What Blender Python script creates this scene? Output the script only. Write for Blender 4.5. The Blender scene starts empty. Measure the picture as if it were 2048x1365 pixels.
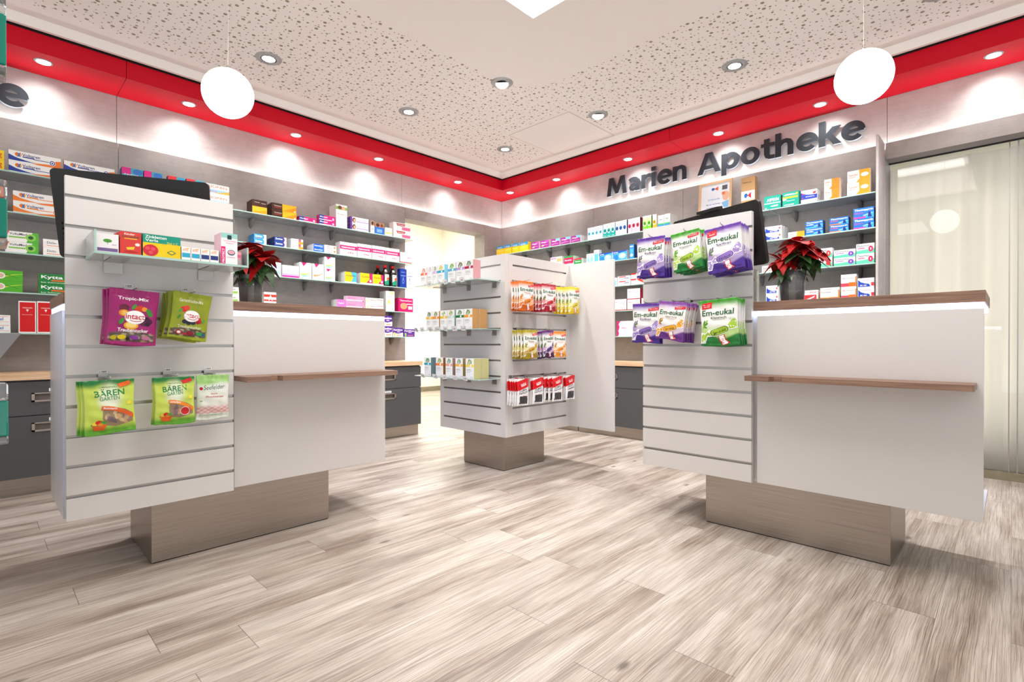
import bpy, bmesh, math, random
from mathutils import Vector, Matrix
from mathutils.geometry import tessellate_polygon
random.seed(7)
scene = bpy.context.scene
COL = scene.collection
PI = math.pi

# ------------------------------------------------------------------ camera, world, exposure
cd = bpy.data.cameras.new('camera'); cam = bpy.data.objects.new('camera', cd); COL.objects.link(cam)
CF, YAW, PITCH, ROLL, EYE = 1032.17, .7697, -.0049, -.0010, .94
cd.sensor_width = 36; cd.lens = CF / 2048 * 36
cd.shift_x = 0.0; cd.shift_y = (691.48 - 682.5) / 2048
fw = Vector((math.cos(YAW) * math.cos(PITCH), math.sin(YAW) * math.cos(PITCH), math.sin(PITCH)))
rt = Vector((math.sin(YAW), -math.cos(YAW), 0)); up = rt.cross(fw)
r2 = rt * math.cos(ROLL) + up * math.sin(ROLL); u2 = -rt * math.sin(ROLL) + up * math.cos(ROLL)
cam.matrix_world = Matrix(((r2.x, u2.x, -fw.x, 0), (r2.y, u2.y, -fw.y, 0), (r2.z, u2.z, -fw.z, EYE), (0, 0, 0, 1)))
cd.clip_start = .02
scene.camera = cam
WORLD_P, LOW_FILL_P = .68, 2.1
w = bpy.data.worlds.new('world'); scene.world = w; w.use_nodes = True
w.node_tree.nodes['Background'].inputs[0].default_value = (.97, .985, 1, 1)
w.node_tree.nodes['Background'].inputs[1].default_value = WORLD_P
# added world fill, made brighter below the horizon to lift the ceiling
_wt = w.node_tree; _tc = _wt.nodes.new('ShaderNodeTexCoord'); _sp = _wt.nodes.new('ShaderNodeSeparateXYZ'); _mr = _wt.nodes.new('ShaderNodeMapRange')
_wt.links.new(_tc.outputs['Generated'], _sp.inputs[0]); _wt.links.new(_sp.outputs[2], _mr.inputs[0])
for _i, _v in ((1, -.14), (2, .02), (3, LOW_FILL_P), (4, WORLD_P)): _mr.inputs[_i].default_value = _v
_wt.links.new(_mr.outputs[0], _wt.nodes['Background'].inputs[1])
scene.view_settings.view_transform = 'Standard'; scene.view_settings.look = 'None'
scene.view_settings.gamma = 1; scene.view_settings.use_curve_mapping = False
EXPOSURE = 0.06
scene.view_settings.exposure = EXPOSURE
scene.cycles.use_denoising = True
scene.cycles.max_bounces = 8; scene.cycles.diffuse_bounces = 4; scene.cycles.glossy_bounces = 3
scene.cycles.transmission_bounces = 4; scene.cycles.transparent_max_bounces = 16
scene.cycles.caustics_reflective = False; scene.cycles.caustics_refractive = False
scene.cycles.sample_clamp_indirect = 6

def add_light(name, kind, loc, power, color=(1, .99, .992), direction=(0, 0, -1), **kw):
    l = bpy.data.lights.new(name, kind); l.energy = power; l.color = color
    for k, v in kw.items(): setattr(l, k, v)
    o = bpy.data.objects.new(name, l); COL.objects.link(o); o.location = loc
    o.rotation_euler = Vector(direction).to_track_quat('-Z', 'Y').to_euler()
    return o
# the square light well in the ceiling and unseen fill lights added outside the view
WELL_P, FILL_P, DOWN_P, SPOT_P, COVE_P, ROOM_P = 40, 7, 108, 9, 7, 160
add_light('well_light', 'AREA', (1.5, 1.25, 3.27), WELL_P, size=1.6, shape='RECTANGLE', size_y=1.6)
for lx, ly in ((-1.4, -1.4), (-1.4, 1.6)):
    add_light('unseen_fill_light', 'AREA', (lx, ly, 2.90), FILL_P, size=1.1, shape='RECTANGLE', size_y=1.1)
add_light('back_room_light', 'AREA', (4.6, 6.4, 3.2), ROOM_P, size=1.2, shape='RECTANGLE', size_y=1.2, color=(1, .99, .96))
add_light('curtain_fill_light', 'AREA', (5.14, -.9, 1.28), 52, color=(.95, .98, 1), direction=(-1, 0, 0), size=3.4, shape='RECTANGLE', size_y=2.3)  # unseen backlight, added to brighten the curtain cloth
# LED strips hidden behind the top edge of the lower wall panels
add_light('cove_light_left', 'AREA', (1.1, 4.778, 2.395), COVE_P * 1.9, direction=(0, 0, 1), color=(1, .97, .96), shape='RECTANGLE', size=7.2, size_y=.02)
c_r = add_light('cove_light_right', 'AREA', (4.735, 1.1, 2.395), COVE_P * 1.9, direction=(0, 0, 1), color=(1, .97, .96), shape='RECTANGLE', size=.02, size_y=7.2)

# ------------------------------------------------------------------ helpers
def lin(c):
    if isinstance(c, str):
        c = [int(c[i:i + 2], 16) / 255 for i in (0, 2, 4)]
        c = [x / 12.92 if x <= .04045 else ((x + .055) / 1.055) ** 2.4 for x in c]
    return (c[0], c[1], c[2], 1)
MATS = {}
def mat(name, color='808080', rough=.5, metal=0.0, emit=None, es=0.0, spec=.5, coat=0.0):
    if name in MATS: return MATS[name]
    m = bpy.data.materials.new(name); m.use_nodes = True
    b = m.node_tree.nodes['Principled BSDF']
    b.inputs['Base Color'].default_value = lin(color); b.inputs['Roughness'].default_value = rough
    b.inputs['Metallic'].default_value = metal; b.inputs['Specular IOR Level'].default_value = spec
    b.inputs['Coat Weight'].default_value = coat
    if emit is not None:
        b.inputs['Emission Color'].default_value = lin(emit); b.inputs['Emission Strength'].default_value = es
    MATS[name] = m
    return m
def nt(m): return m.node_tree, m.node_tree.nodes, m.node_tree.links, m.node_tree.nodes['Principled BSDF']
def ink(c): return mat('print_' + c, c, .42, spec=.35)
def math_n(N, L, op, a, b=None, c=None):
    n = N.new('ShaderNodeMath'); n.operation = op
    for i, v in enumerate((a, b, c)):
        if v is None: continue
        if isinstance(v, (int, float)): n.inputs[i].default_value = v
        else: L.new(v, n.inputs[i])
    return n.outputs[0]
def ramp(N, L, fac, stops, interp='LINEAR'):
    r = N.new('ShaderNodeValToRGB'); r.color_ramp.interpolation = interp
    e = r.color_ramp.elements
    while len(e) < len(stops): e.new(.5)
    for k, (p, c) in enumerate(stops): e[k].position = p; e[k].color = lin(c)
    L.new(fac, r.inputs[0]); return r.outputs[0]
def noise(N, L, vec, scale, detail=4, rough=.55, dist=0):
    n = N.new('ShaderNodeTexNoise'); n.inputs['Scale'].default_value = scale
    n.inputs['Detail'].default_value = detail; n.inputs['Roughness'].default_value = rough
    n.inputs['Distortion'].default_value = dist
    L.new(vec, n.inputs['Vector']); return n.outputs['Fac']
def mapping(N, L, vec, scale=(1, 1, 1), loc=(0, 0, 0)):
    n = N.new('ShaderNodeMapping'); n.inputs['Scale'].default_value = scale; n.inputs['Location'].default_value = loc
    L.new(vec, n.inputs['Vector']); return n.outputs[0]
def world_pos(N): return N.new('ShaderNodeNewGeometry').outputs['Position']
def mix_col(N, L, fac, a, b, mode='MIX'):
    n = N.new('ShaderNodeMix'); n.data_type = 'RGBA'; n.blend_type = mode
    for s, v in ((0, fac), (6, a), (7, b)):
        if isinstance(v, (int, float)): n.inputs[s].default_value = v
        elif isinstance(v, (str, tuple)): n.inputs[s].default_value = lin(v)
        else: L.new(v, n.inputs[s])
    return n.outputs[2]

class MB:
    """collects geometry for ONE mesh object"""
    def __init__(s): s.v = []; s.f = []; s.m = []; s.mats = []; s.smooth = []
    def mi(s, m):
        if m not in s.mats: s.mats.append(m)
        return s.mats.index(m)
    def face(s, pts, m, smooth=False):
        b = len(s.v); s.v += [tuple(p) for p in pts]; s.f.append(list(range(b, b + len(pts)))); s.m.append(s.mi(m)); s.smooth.append(smooth)
    def mesh(s, vs, fs, m, smooth=False):
        b = len(s.v); s.v += [tuple(p) for p in vs]; i = s.mi(m)
        for f in fs: s.f.append([b + k for k in f]); s.m.append(i); s.smooth.append(smooth)
    def box(s, x0, x1, y0, y1, z0, z1, m, bev=0.0, faces=None):
        if bev > 0:
            bm = bmesh.new(); bmesh.ops.create_cube(bm, size=1)
            for v in bm.verts: v.co = Vector((x0 + (v.co.x + .5) * (x1 - x0), y0 + (v.co.y + .5) * (y1 - y0), z0 + (v.co.z + .5) * (z1 - z0)))
            bmesh.ops.bevel(bm, geom=list(bm.edges), offset=bev, segments=2, affect='EDGES', profile=.5)
            s.bm(bm, m); return
        v = [(x, y, z) for x in (x0, x1) for y in (y0, y1) for z in (z0, z1)]
        F = {'x0': (0, 1, 3, 2), 'x1': (4, 6, 7, 5), 'y0': (0, 4, 5, 1), 'y1': (2, 3, 7, 6), 'z0': (0, 2, 6, 4), 'z1': (1, 5, 7, 3)}
        for k, f in F.items():
            if faces is None or k in faces: s.face([v[i] for i in f], m)
    def bm(s, bm, m, smooth=False):
        bm.verts.index_update()
        s.mesh([v.co[:] for v in bm.verts], [[v.index for v in f.verts] for f in bm.faces], m, smooth); bm.free()
    def prism(s, pts, z0, z1, m):
        n = len(pts)
        s.face([(p[0], p[1], z0) for p in reversed(pts)], m); s.face([(p[0], p[1], z1) for p in pts], m)
        for i in range(n):
            a, b = pts[i], pts[(i + 1) % n]
            s.face([(a[0], a[1], z0), (b[0], b[1], z0), (b[0], b[1], z1), (a[0], a[1], z1)], m)
    def lathe(s, prof, m, c=(0, 0, 0), seg=32, smooth=True, axis='z'):
        vs = []; fs = []
        for r, z in prof:
            for k in range(seg):
                a = 2 * PI * k / seg; x, y = r * math.cos(a), r * math.sin(a)
                p = (x, y, z) if axis == 'z' else ((z, x, y) if axis == 'x' else (x, z, y))
                vs.append((p[0] + c[0], p[1] + c[1], p[2] + c[2]))
        for i in range(len(prof) - 1):
            for k in range(seg):
                a = i * seg + k; b = i * seg + (k + 1) % seg
                fs.append([a, b, b + seg, a + seg])
        if prof[0][0] > 1e-6: fs.append(list(range(seg))[::-1])
        if prof[-1][0] > 1e-6: fs.append([(len(prof) - 1) * seg + k for k in range(seg)])
        s.mesh(vs, fs, m, smooth)
    def tube(s, pts, r, m, seg=8):
        pts = [Vector(p) for p in pts]; vs = []; fs = []
        for i, p in enumerate(pts):
            d = (pts[min(i + 1, len(pts) - 1)] - pts[max(i - 1, 0)]).normalized()
            a = d.orthogonal().normalized() if i == 0 else (a - d * a.dot(d)).normalized()
            b = d.cross(a); rr = r[i] if isinstance(r, (list, tuple)) else r
            for k in range(seg):
                t = 2 * PI * k / seg; vs.append(p + a * rr * math.cos(t) + b * rr * math.sin(t))
        for i in range(len(pts) - 1):
            for k in range(seg):
                q = i * seg + k; n = i * seg + (k + 1) % seg; fs.append([q, n, n + seg, q + seg])
        fs.append(list(range(seg))[::-1]); fs.append([(len(pts) - 1) * seg + k for k in range(seg)])
        s.mesh(vs, fs, m, True)
    def data(s, name):
        me = bpy.data.meshes.new(name); me.from_pydata(s.v, [], s.f)
        for m in s.mats: me.materials.append(m)
        me.polygons.foreach_set('material_index', s.m); me.polygons.foreach_set('use_smooth', s.smooth); me.update()
        return me
    def build(s, name, parent=None, loc=(0, 0, 0), rotz=0):
        o = bpy.data.objects.new(name, s.data(name)); COL.objects.link(o); o.location = loc; o.rotation_euler = (0, 0, rotz)
        if parent: o.parent = parent
        return o
def thing(name, label, cat, loc=(0, 0, 0), rotz=0, group=None):
    o = bpy.data.objects.new(name, None); COL.objects.link(o); o.empty_display_size = .05
    o.location = loc; o.rotation_euler = (0, 0, rotz); o['label'] = label; o['category'] = cat
    if group: o['group'] = group
    return o
def tag(o, label, cat, group=None):
    o['label'] = label; o['category'] = cat
    if group: o['group'] = group
    return o
def struct(mb, name):
    o = mb.build(name); o['kind'] = 'structure'; return o
def dup(root, loc, rot=None, label=None):
    r = root.copy(); COL.objects.link(r); r.location = loc
    if rot is not None: r.rotation_euler = rot
    if label: r['label'] = label
    for ch in list(root.children):
        c = ch.copy(); COL.objects.link(c); c.parent = r
        for g in list(ch.children):
            d = g.copy(); COL.objects.link(d); d.parent = c
    return r

# ------------------------------------------------------------------ lettering
GLY = {}
def glyphs(text, bold=.0, shear=0.0, extrude=0.0, res=3):
    """triangulated lettering scaled to a unit box (x 0..1, y 0..1)"""
    k = (text, bold, shear, extrude)
    if k in GLY: return GLY[k]
    c = bpy.data.curves.new('lettering', 'FONT'); c.body = text; c.offset = bold; c.shear = shear
    c.resolution_u = res; c.extrude = extrude
    if text.count('\n'): c.align_x = 'CENTER'; c.space_line = .95
    o = bpy.data.objects.new('lettering', c); COL.objects.link(o)
    dg = bpy.context.evaluated_depsgraph_get(); me = bpy.data.meshes.new_from_object(o.evaluated_get(dg))
    vs = [v.co[:] for v in me.vertices]; fs = [list(p.vertices) for p in me.polygons]
    bpy.data.objects.remove(o); bpy.data.curves.remove(c); bpy.data.meshes.remove(me)
    x0 = min(v[0] for v in vs); x1 = max(v[0] for v in vs); y0 = min(v[1] for v in vs); y1 = max(v[1] for v in vs)
    vs = [((v[0] - x0) / (x1 - x0), (v[1] - y0) / (y1 - y0), v[2]) for v in vs]
    GLY[k] = (vs, fs, (x1 - x0) / (y1 - y0)); return GLY[k]

# art primitives, in fractions of the printed face (u right, v up)
def R(u, v, w, h, c): return ('P', [(u, v), (u + w, v), (u + w, v + h), (u, v + h)], c)
def P(c, *pts): return ('P', list(pts), c)
def E(u, v, a, b, c, rot=0, n=20):
    q = []
    for k in range(n):
        t = 2 * PI * k / n; x, y = a * math.cos(t), b * math.sin(t)
        q.append((u + x * math.cos(rot) - y * math.sin(rot), v + x * math.sin(rot) + y * math.cos(rot)))
    return ('P', q, c)
def T(text, u, v, w, h, c, rot=0, bold=.012, shear=0): return ('T', text, u, v, w, h, c, rot, bold, shear)
def capsule(u, v, a, b, rot, c, asp=1.0):
    q = []
    for k in range(24):
        t = 2 * PI * k / 24; x = (a - b) * (1 if math.cos(t) > 0 else -1) + b * math.cos(t); y = b * math.sin(t)
        q.append((u + x * math.cos(rot) - y * math.sin(rot), v + (x * math.sin(rot) + y * math.cos(rot)) * asp))
    return ('P', q, c)
def draw(mb, art, put, maxlen=None, base=0):
    """put(u, v, layer) -> point; maxlen: longest edge in face fractions before a triangle is split"""
    lay = base
    for a in art:
        lay += 1
        if a[0] == 'P':
            pts = a[1]
            if maxlen is None: mb.face([put(u, v, lay) for u, v in pts], ink(a[2])); continue
            tri = [[pts[i] for i in t] for t in tessellate_polygon([[Vector((p[0], p[1], 0)) for p in pts]])]
            out = []
            while tri:
                t = tri.pop(); L = [math.dist(t[i], t[(i + 1) % 3]) for i in range(3)]; k = L.index(max(L))
                if L[k] > maxlen:
                    A, B, C = t[k], t[(k + 1) % 3], t[(k + 2) % 3]; M = ((A[0] + B[0]) / 2, (A[1] + B[1]) / 2)
                    tri += [[A, M, C], [M, B, C]]
                else: out.append(t)
            idx = {}; vs = []; fs = []
            for t in out:
                f = []
                for p in t:
                    q = (round(p[0], 5), round(p[1], 5))
                    if q not in idx: idx[q] = len(vs); vs.append(put(q[0], q[1], lay))
                    f.append(idx[q])
                if (t[1][0]-t[0][0])*(t[2][1]-t[0][1]) - (t[1][1]-t[0][1])*(t[2][0]-t[0][0]) < 0: f.reverse()
                fs.append(f)
            mb.mesh(vs, fs, ink(a[2]))
        else:
            _, s, u, v, w, h, c, rot, bold, shear = a
            vs, fs, _r = glyphs(s, bold, shear)
            cr, sr = math.cos(rot), math.sin(rot)
            mb.mesh([put(u + x * w * cr - y * h * sr, v + x * w * sr + y * h * cr, lay) for x, y, _ in vs], fs, ink(c))
# ------------------------------------------------------------------ materials of the room
def m_floor():
    m = mat('weathered_oak_planks', 'c8bdb0', .42); t, N, L, B = nt(m)
    pos = world_pos(N); sx = N.new('ShaderNodeSeparateXYZ'); L.new(pos, sx.inputs[0])
    yr = math_n(N, L, 'DIVIDE', sx.outputs[1], .185); row = math_n(N, L, 'FLOOR', yr)
    wn = N.new('ShaderNodeTexWhiteNoise'); wn.noise_dimensions = '1D'; L.new(row, wn.inputs['W'])
    xs = math_n(N, L, 'ADD', math_n(N, L, 'DIVIDE', sx.outputs[0], 1.22), wn.outputs['Value']); colm = math_n(N, L, 'FLOOR', xs)
    pid = N.new('ShaderNodeTexWhiteNoise'); pid.noise_dimensions = '2D'
    cb = N.new('ShaderNodeCombineXYZ'); L.new(row, cb.inputs[0]); L.new(colm, cb.inputs[1]); L.new(cb.outputs[0], pid.inputs['Vector'])
    off = N.new('ShaderNodeVectorMath'); off.operation = 'MULTIPLY_ADD'; L.new(pid.outputs['Color'], off.inputs[0]); off.inputs[1].default_value = (20, 20, 20); L.new(pos, off.inputs[2])
    v = off.outputs[0]
    warp = noise(N, L, mapping(N, L, v, (1.3, 3.5, 1)), 2.0, 3)
    wv = N.new('ShaderNodeCombineXYZ'); L.new(math_n(N, L, 'MULTIPLY', warp, .022), wv.inputs[1])
    va = N.new('ShaderNodeVectorMath'); va.operation = 'ADD'; L.new(v, va.inputs[0]); L.new(wv.outputs[0], va.inputs[1]); v2 = va.outputs[0]
    broad = noise(N, L, mapping(N, L, v2, (1.2, 9, 1)), 1.0, 6, .62)
    grain = noise(N, L, mapping(N, L, v2, (2.2, 230, 1)), 1.0, 4, .68)
    fine = noise(N, L, mapping(N, L, v2, (4.5, 620, 1)), 1.0, 2, .6)
    g = math_n(N, L, 'ADD', math_n(N, L, 'MULTIPLY', broad, .62), math_n(N, L, 'MULTIPLY', grain, .38))
    pv = math_n(N, L, 'MULTIPLY_ADD', pid.outputs['Value'], .03, -.015)
    g = math_n(N, L, 'ADD', g, pv)
    c = ramp(N, L, g, [(.33, '7a6c61'), (.42, '9c8d80'), (.49, 'b6aa9d'), (.57, 'cdc3b8'), (.68, 'dcd4cb')])
    fl = ramp(N, L, fine, [(.40, '7a6a5e'), (.52, 'ffffff')])
    c = mix_col(N, L, .45, c, fl, 'MULTIPLY')
    gray = noise(N, L, mapping(N, L, v, (1.6, 5, 1), (3, 7, 0)), 1.4, 3)
    c = mix_col(N, L, ramp(N, L, gray, [(.52, '000000'), (.7, '808080')]), c, '8f8984')
    # knots and cracks
    kn = N.new('ShaderNodeTexVoronoi'); kn.inputs['Scale'].default_value = 1.0; L.new(mapping(N, L, v2, (2.2, 5.2, 1)), kn.inputs['Vector'])
    c = mix_col(N, L, ramp(N, L, kn.outputs['Distance'], [(.03, 'e0e0e0'), (.09, '000000')]), c, '4d4038')
    # seams
    fy = math_n(N, L, 'FRACT', yr); fx = math_n(N, L, 'FRACT', xs)
    ey = math_n(N, L, 'LESS_THAN', math_n(N, L, 'MINIMUM', fy, math_n(N, L, 'SUBTRACT', 1, fy)), .006)
    ex = math_n(N, L, 'LESS_THAN', math_n(N, L, 'MINIMUM', fx, math_n(N, L, 'SUBTRACT', 1, fx)), .0009)
    seam = math_n(N, L, 'MAXIMUM', math_n(N, L, 'MULTIPLY', ey, .35), math_n(N, L, 'MULTIPLY', ex, .7))
    c = mix_col(N, L, seam, c, '4a3d33')
    L.new(c, B.inputs['Base Color'])
    bp = N.new('ShaderNodeBump'); bp.inputs['Strength'].default_value = .25; bp.inputs['Distance'].default_value = .002
    L.new(grain, bp.inputs['Height']); L.new(bp.outputs[0], B.inputs['Normal'])
    return m
def m_concrete(name, a, b, c3, rough=.6):
    m = mat(name, b, rough, spec=.35); t, N, L, B = nt(m); p = world_pos(N)
    n1 = noise(N, L, p, 1.6, 7, .6, .6); n2 = noise(N, L, mapping(N, L, p, (6, 6, 90)), 1.0, 3, .5); n3 = noise(N, L, p, 14, 5, .7)
    g = math_n(N, L, 'ADD', math_n(N, L, 'MULTIPLY', n1, .6), math_n(N, L, 'ADD', math_n(N, L, 'MULTIPLY', n2, .15), math_n(N, L, 'MULTIPLY', n3, .25)))
    L.new(ramp(N, L, g, [(.38, a), (.5, b), (.62, c3)]), B.inputs['Base Color']); return m
def m_wood(name, a, b, c3, axis='x', rough=.45):
    m = mat(name, b, rough, spec=.35); t, N, L, B = nt(m); p = world_pos(N)
    s = {'x': (2.5, 60, 60), 'y': (60, 2.5, 60)}[axis]; s2 = {'x': (6, 240, 240), 'y': (240, 6, 240)}[axis]
    n1 = noise(N, L, mapping(N, L, p, s), 1.0, 5, .6, .4); n2 = noise(N, L, mapping(N, L, p, s2), 1.0, 3, .6)
    g = math_n(N, L, 'ADD', math_n(N, L, 'MULTIPLY', n1, .65), math_n(N, L, 'MULTIPLY', n2, .35))
    L.new(ramp(N, L, g, [(.36, a), (.5, b), (.64, c3)]), B.inputs['Base Color']); return m
def m_brushed(name, col='b8b0a7', axis='x'):
    m = mat(name, col, .33, 1.0); t, N, L, B = nt(m); p = world_pos(N)
    s = {'x': (3, 3, 500), 'z': (300, 300, 3)}[axis]
    n = noise(N, L, mapping(N, L, p, s), 1.0, 3)
    L.new(ramp(N, L, n, [(.3, 'a0978e'), (.7, col)]), B.inputs['Base Color'])
    L.new(math_n(N, L, 'MULTIPLY_ADD', n, .16, .26), B.inputs['Roughness'])
    B.inputs['Anisotropic'].default_value = .5; return m
def m_glass(name, tint, alpha, rough=.03, ior=1.45):
    m = bpy.data.materials.new(name); m.use_nodes = True; N, L = m.node_tree.nodes, m.node_tree.links; N.clear()
    out = N.new('ShaderNodeOutputMaterial'); tr = N.new('ShaderNodeBsdfTransparent'); tr.inputs[0].default_value = lin(tint)
    gl = N.new('ShaderNodeBsdfGlossy'); gl.inputs['Roughness'].default_value = rough; gl.inputs['Color'].default_value = (1, 1, 1, 1)
    df = N.new('ShaderNodeBsdfDiffuse'); df.inputs['Color'].default_value = lin(tint)
    fr = N.new('ShaderNodeFresnel'); fr.inputs[0].default_value = ior
    m1 = N.new('ShaderNodeMixShader'); m1.inputs[0].default_value = alpha; L.new(tr.outputs[0], m1.inputs[1]); L.new(df.outputs[0], m1.inputs[2])
    m2 = N.new('ShaderNodeMixShader'); L.new(fr.outputs[0], m2.inputs[0]); L.new(m1.outputs[0], m2.inputs[1]); L.new(gl.outputs[0], m2.inputs[2])
    L.new(m2.outputs[0], out.inputs[0]); MATS[name] = m; return m
def m_ceiling():
    m = mat('perforated_ceiling_board', 'f6f1ed', .8, spec=.2); t, N, L, B = nt(m); p = world_pos(N)
    s = N.new('ShaderNodeSeparateXYZ'); L.new(p, s.inputs[0]); x, y = s.outputs[0], s.outputs[1]
    dots = None; first = None
    for sc, rad, th in ((8.8, .0112, 0), (12.5, .0078, 5.3), (22, .0044, 9.1)):
        vo = N.new('ShaderNodeTexVoronoi'); vo.voronoi_dimensions = '2D'; vo.inputs['Scale'].default_value = sc; vo.inputs['Randomness'].default_value = .62
        L.new(mapping(N, L, p, (1, 1, 1), (th, th * .7, 0)), vo.inputs['Vector'])
        d = math_n(N, L, 'LESS_THAN', vo.outputs['Distance'], rad * sc)
        if first is None: first = math_n(N, L, 'GREATER_THAN', vo.outputs['Distance'], .20)
        else:
            d = math_n(N, L, 'MULTIPLY', d, first)
            if sc < 20: first = math_n(N, L, 'MULTIPLY', first, math_n(N, L, 'GREATER_THAN', vo.outputs['Distance'], .17))
        dots = d if dots is None else math_n(N, L, 'MAXIMUM', dots, d)
    outer = math_n(N, L, 'MULTIPLY', math_n(N, L, 'LESS_THAN', x, 4.21), math_n(N, L, 'LESS_THAN', y, 4.19))
    ax = math_n(N, L, 'MAXIMUM', math_n(N, L, 'SUBTRACT', x, 2.75), 0); ay = math_n(N, L, 'MAXIMUM', math_n(N, L, 'SUBTRACT', y, 2.48), 0)
    rr = math_n(N, L, 'SQRT', math_n(N, L, 'ADD', math_n(N, L, 'MULTIPLY', ax, ax), math_n(N, L, 'MULTIPLY', ay, ay)))
    inner = math_n(N, L, 'GREATER_THAN', rr, .36)
    def rng(v, a, b): return math_n(N, L, 'MULTIPLY', math_n(N, L, 'GREATER_THAN', v, a), math_n(N, L, 'LESS_THAN', v, b))
    hatch = math_n(N, L, 'SUBTRACT', 1, math_n(N, L, 'MULTIPLY', rng(x, 3.54, 4.32), rng(y, 2.74, 3.54)))
    msk = math_n(N, L, 'MULTIPLY', math_n(N, L, 'MULTIPLY', outer, inner), math_n(N, L, 'MULTIPLY', hatch, dots))
    L.new(mix_col(N, L, msk, 'f6f1ed', '9a8e7e'), B.inputs['Base Color']); return m
def m_cloth():
    m = mat('white_curtain_cloth', 'f1eee6', .9, spec=.1); t, N, L, B = nt(m); tl = N.new('ShaderNodeBsdfTranslucent'); tl.inputs[0].default_value = lin('f6f3ee')
    mx = N.new('ShaderNodeMixShader'); mx.inputs[0].default_value = .45; L.new(B.outputs[0], mx.inputs[1]); L.new(tl.outputs[0], mx.inputs[2]); L.new(mx.outputs[0], N['Material Output'].inputs[0]); return m
FLOOR = m_floor(); CEIL = m_ceiling()
CONC = m_concrete('grey_concrete_laminate', 'a19b97', 'afa9a5', 'bdb7b3'); CONC2 = m_concrete('pale_concrete_laminate', 'b5aeab', 'c2bbb8', 'cfc8c5')
OAK = m_wood('oak_laminate', '72564a', '8c6d5c', 'a3846f'); OAKY = m_wood('oak_laminate_crosswise', '72564a', '8c6d5c', 'a3846f', 'y')
LOAK = m_wood('light_oak_worktop', 'c9a27c', 'd8b592', 'e3c6a6'); LOAKY = m_wood('light_oak_worktop_crosswise', 'c9a27c', 'd8b592', 'e3c6a6', 'y')
STEEL = m_brushed('brushed_steel'); STEELZ = m_brushed('satin_steel', 'b8b2aa', 'z')
WHITE = mat('white_melamine', 'dcd9d7', .32, spec=.4); PLASTER = mat('white_plaster', 'f5f0eb', .85, spec=.2); CREAM = mat('cream_wall_paint', 'f2eee0', .85, spec=.2)
RED = mat('red_lacquer', 'c60320', .5, spec=.2); BLACKGAP = mat('black_shadow_gap', '1a1817', .9); ANTH = mat('anthracite_laminate', '4c4d4f', .5)
GLASS = m_glass('clear_shelf_glass', 'e6eeee', .38); GEDGE = m_glass('green_glass_edge', 'b4d8cd', .92)
PANE = m_glass('window_pane', 'fbfbfa', .03, rough=.01); FROST = m_glass('frosted_side_panel', 'f8f8f8', .36, rough=.3, ior=1.08)
ACRYL = m_glass('clear_acrylic', 'f2f4f4', .12, rough=.05); TEAL = m_glass('teal_liquid', '0f8a76', .92)
ALU = mat('aluminium', 'b9b6b3', .35, 1.0); CHROME = mat('chrome_wire', 'cfcfcf', .18, 1.0); DGREY = mat('dark_grey_cast_metal', '8a8784', .5, .3)
BLACK = mat('matt_black_plastic', '141414', .5); LED = mat('led_diffuser', 'ffffff', .5, emit='c3d4ff', es=3.6); LAMP = mat('lamp_glass', 'ffffff', .5, emit='fff6ec', es=9)
GLOBE = mat('opal_globe_glass', 'ffffff', .4, emit='fffaf2', es=4); RING = mat('grey_lamp_ring', 'a3a6a8', .35, .3)
CLOTH = m_cloth(); SIGNM = mat('slate_grey_sign_face', '3c4045', .85, spec=.1); SIGNS = mat('pale_sign_edge', '8f96a2', .5)
HAND = mat('satin_nickel', 'c3bab0', .35, .9); PAPERW = mat('white_card', 'f4f4f2', .6); SILL = m_concrete('olive_grey_sill', '77705c', '8a826c', '9b937c')

# ------------------------------------------------------------------ room
ZC, ZS, ZP = 2.955, 2.783, 2.418        # ceiling, underside of the red soffit, top edge of the lower wall panels
LW, RW, LP, RP = 4.80, 4.761, 4.74, 4.694   # upper wall and lower panel planes (left wall faces -y, right wall faces -x)
b = MB(); b.box(-3.6, 9, -3.6, 10, -.1, 0, FLOOR); struct(b, 'floor')
b = MB()   # ceiling slab with the square light well
wx0, wx1, wy0, wy1 = .60, 2.40, .34, 2.14
for x0, x1, y0, y1 in ((-3, wx0, -3, 4.355), (wx1, 4.33, -3, 4.355), (wx0, wx1, -3, wy0), (wx0, wx1, wy1, 4.355)): b.box(x0, x1, y0, y1, ZC, ZC + .05, CEIL)
for x0, x1, y0, y1 in ((wx0 - .03, wx0, wy0, wy1), (wx1, wx1 + .03, wy0, wy1), (wx0, wx1, wy0 - .03, wy0), (wx0, wx1, wy1, wy1 + .03)): b.box(x0, x1, y0, y1, ZC + .0505, 3.33, PLASTER)
b.box(wx0, wx1, wy0, wy1, 3.33, 3.38, PLASTER); struct(b, 'ceiling')
b = MB(); b.box(wx0 + .08, wx1 - .08, wy0 + .08, wy1 - .08, 3.30, 3.325, mat('light_well_diffuser', 'ffffff', .5, emit='fff8f0', es=3.0)); tag(b.build('light_well_panel'), 'square glowing light panel recessed in the ceiling well at the top', 'ceiling light')
b = MB()   # fascia dropping from the ceiling edge, with a soft sloping face
b.mesh([(-3, 4.335, ZC - .001), (4.31, 4.335, ZC - .001), (4.31, -3, ZC - .001), (-3, 4.375, 2.908), (4.35, 4.375, 2.908), (4.35, -3, 2.908), (-3, 4.40, 2.908), (4.375, 4.40, 2.908), (4.375, -3, 2.908), (-3, 4.40, 3.0), (4.375, 4.40, 3.0), (4.375, -3, 3.0)],
       [(0, 1, 4, 3), (1, 2, 5, 4), (3, 4, 7, 6), (4, 5, 8, 7), (6, 7, 10, 9), (7, 8, 11, 10)], PLASTER); struct(b, 'trim_1')
b = MB()   # red soffit running along both walls, boards with fine joints
g = .0015
xs = [-3, .719, 3.221, 4.399]
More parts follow.
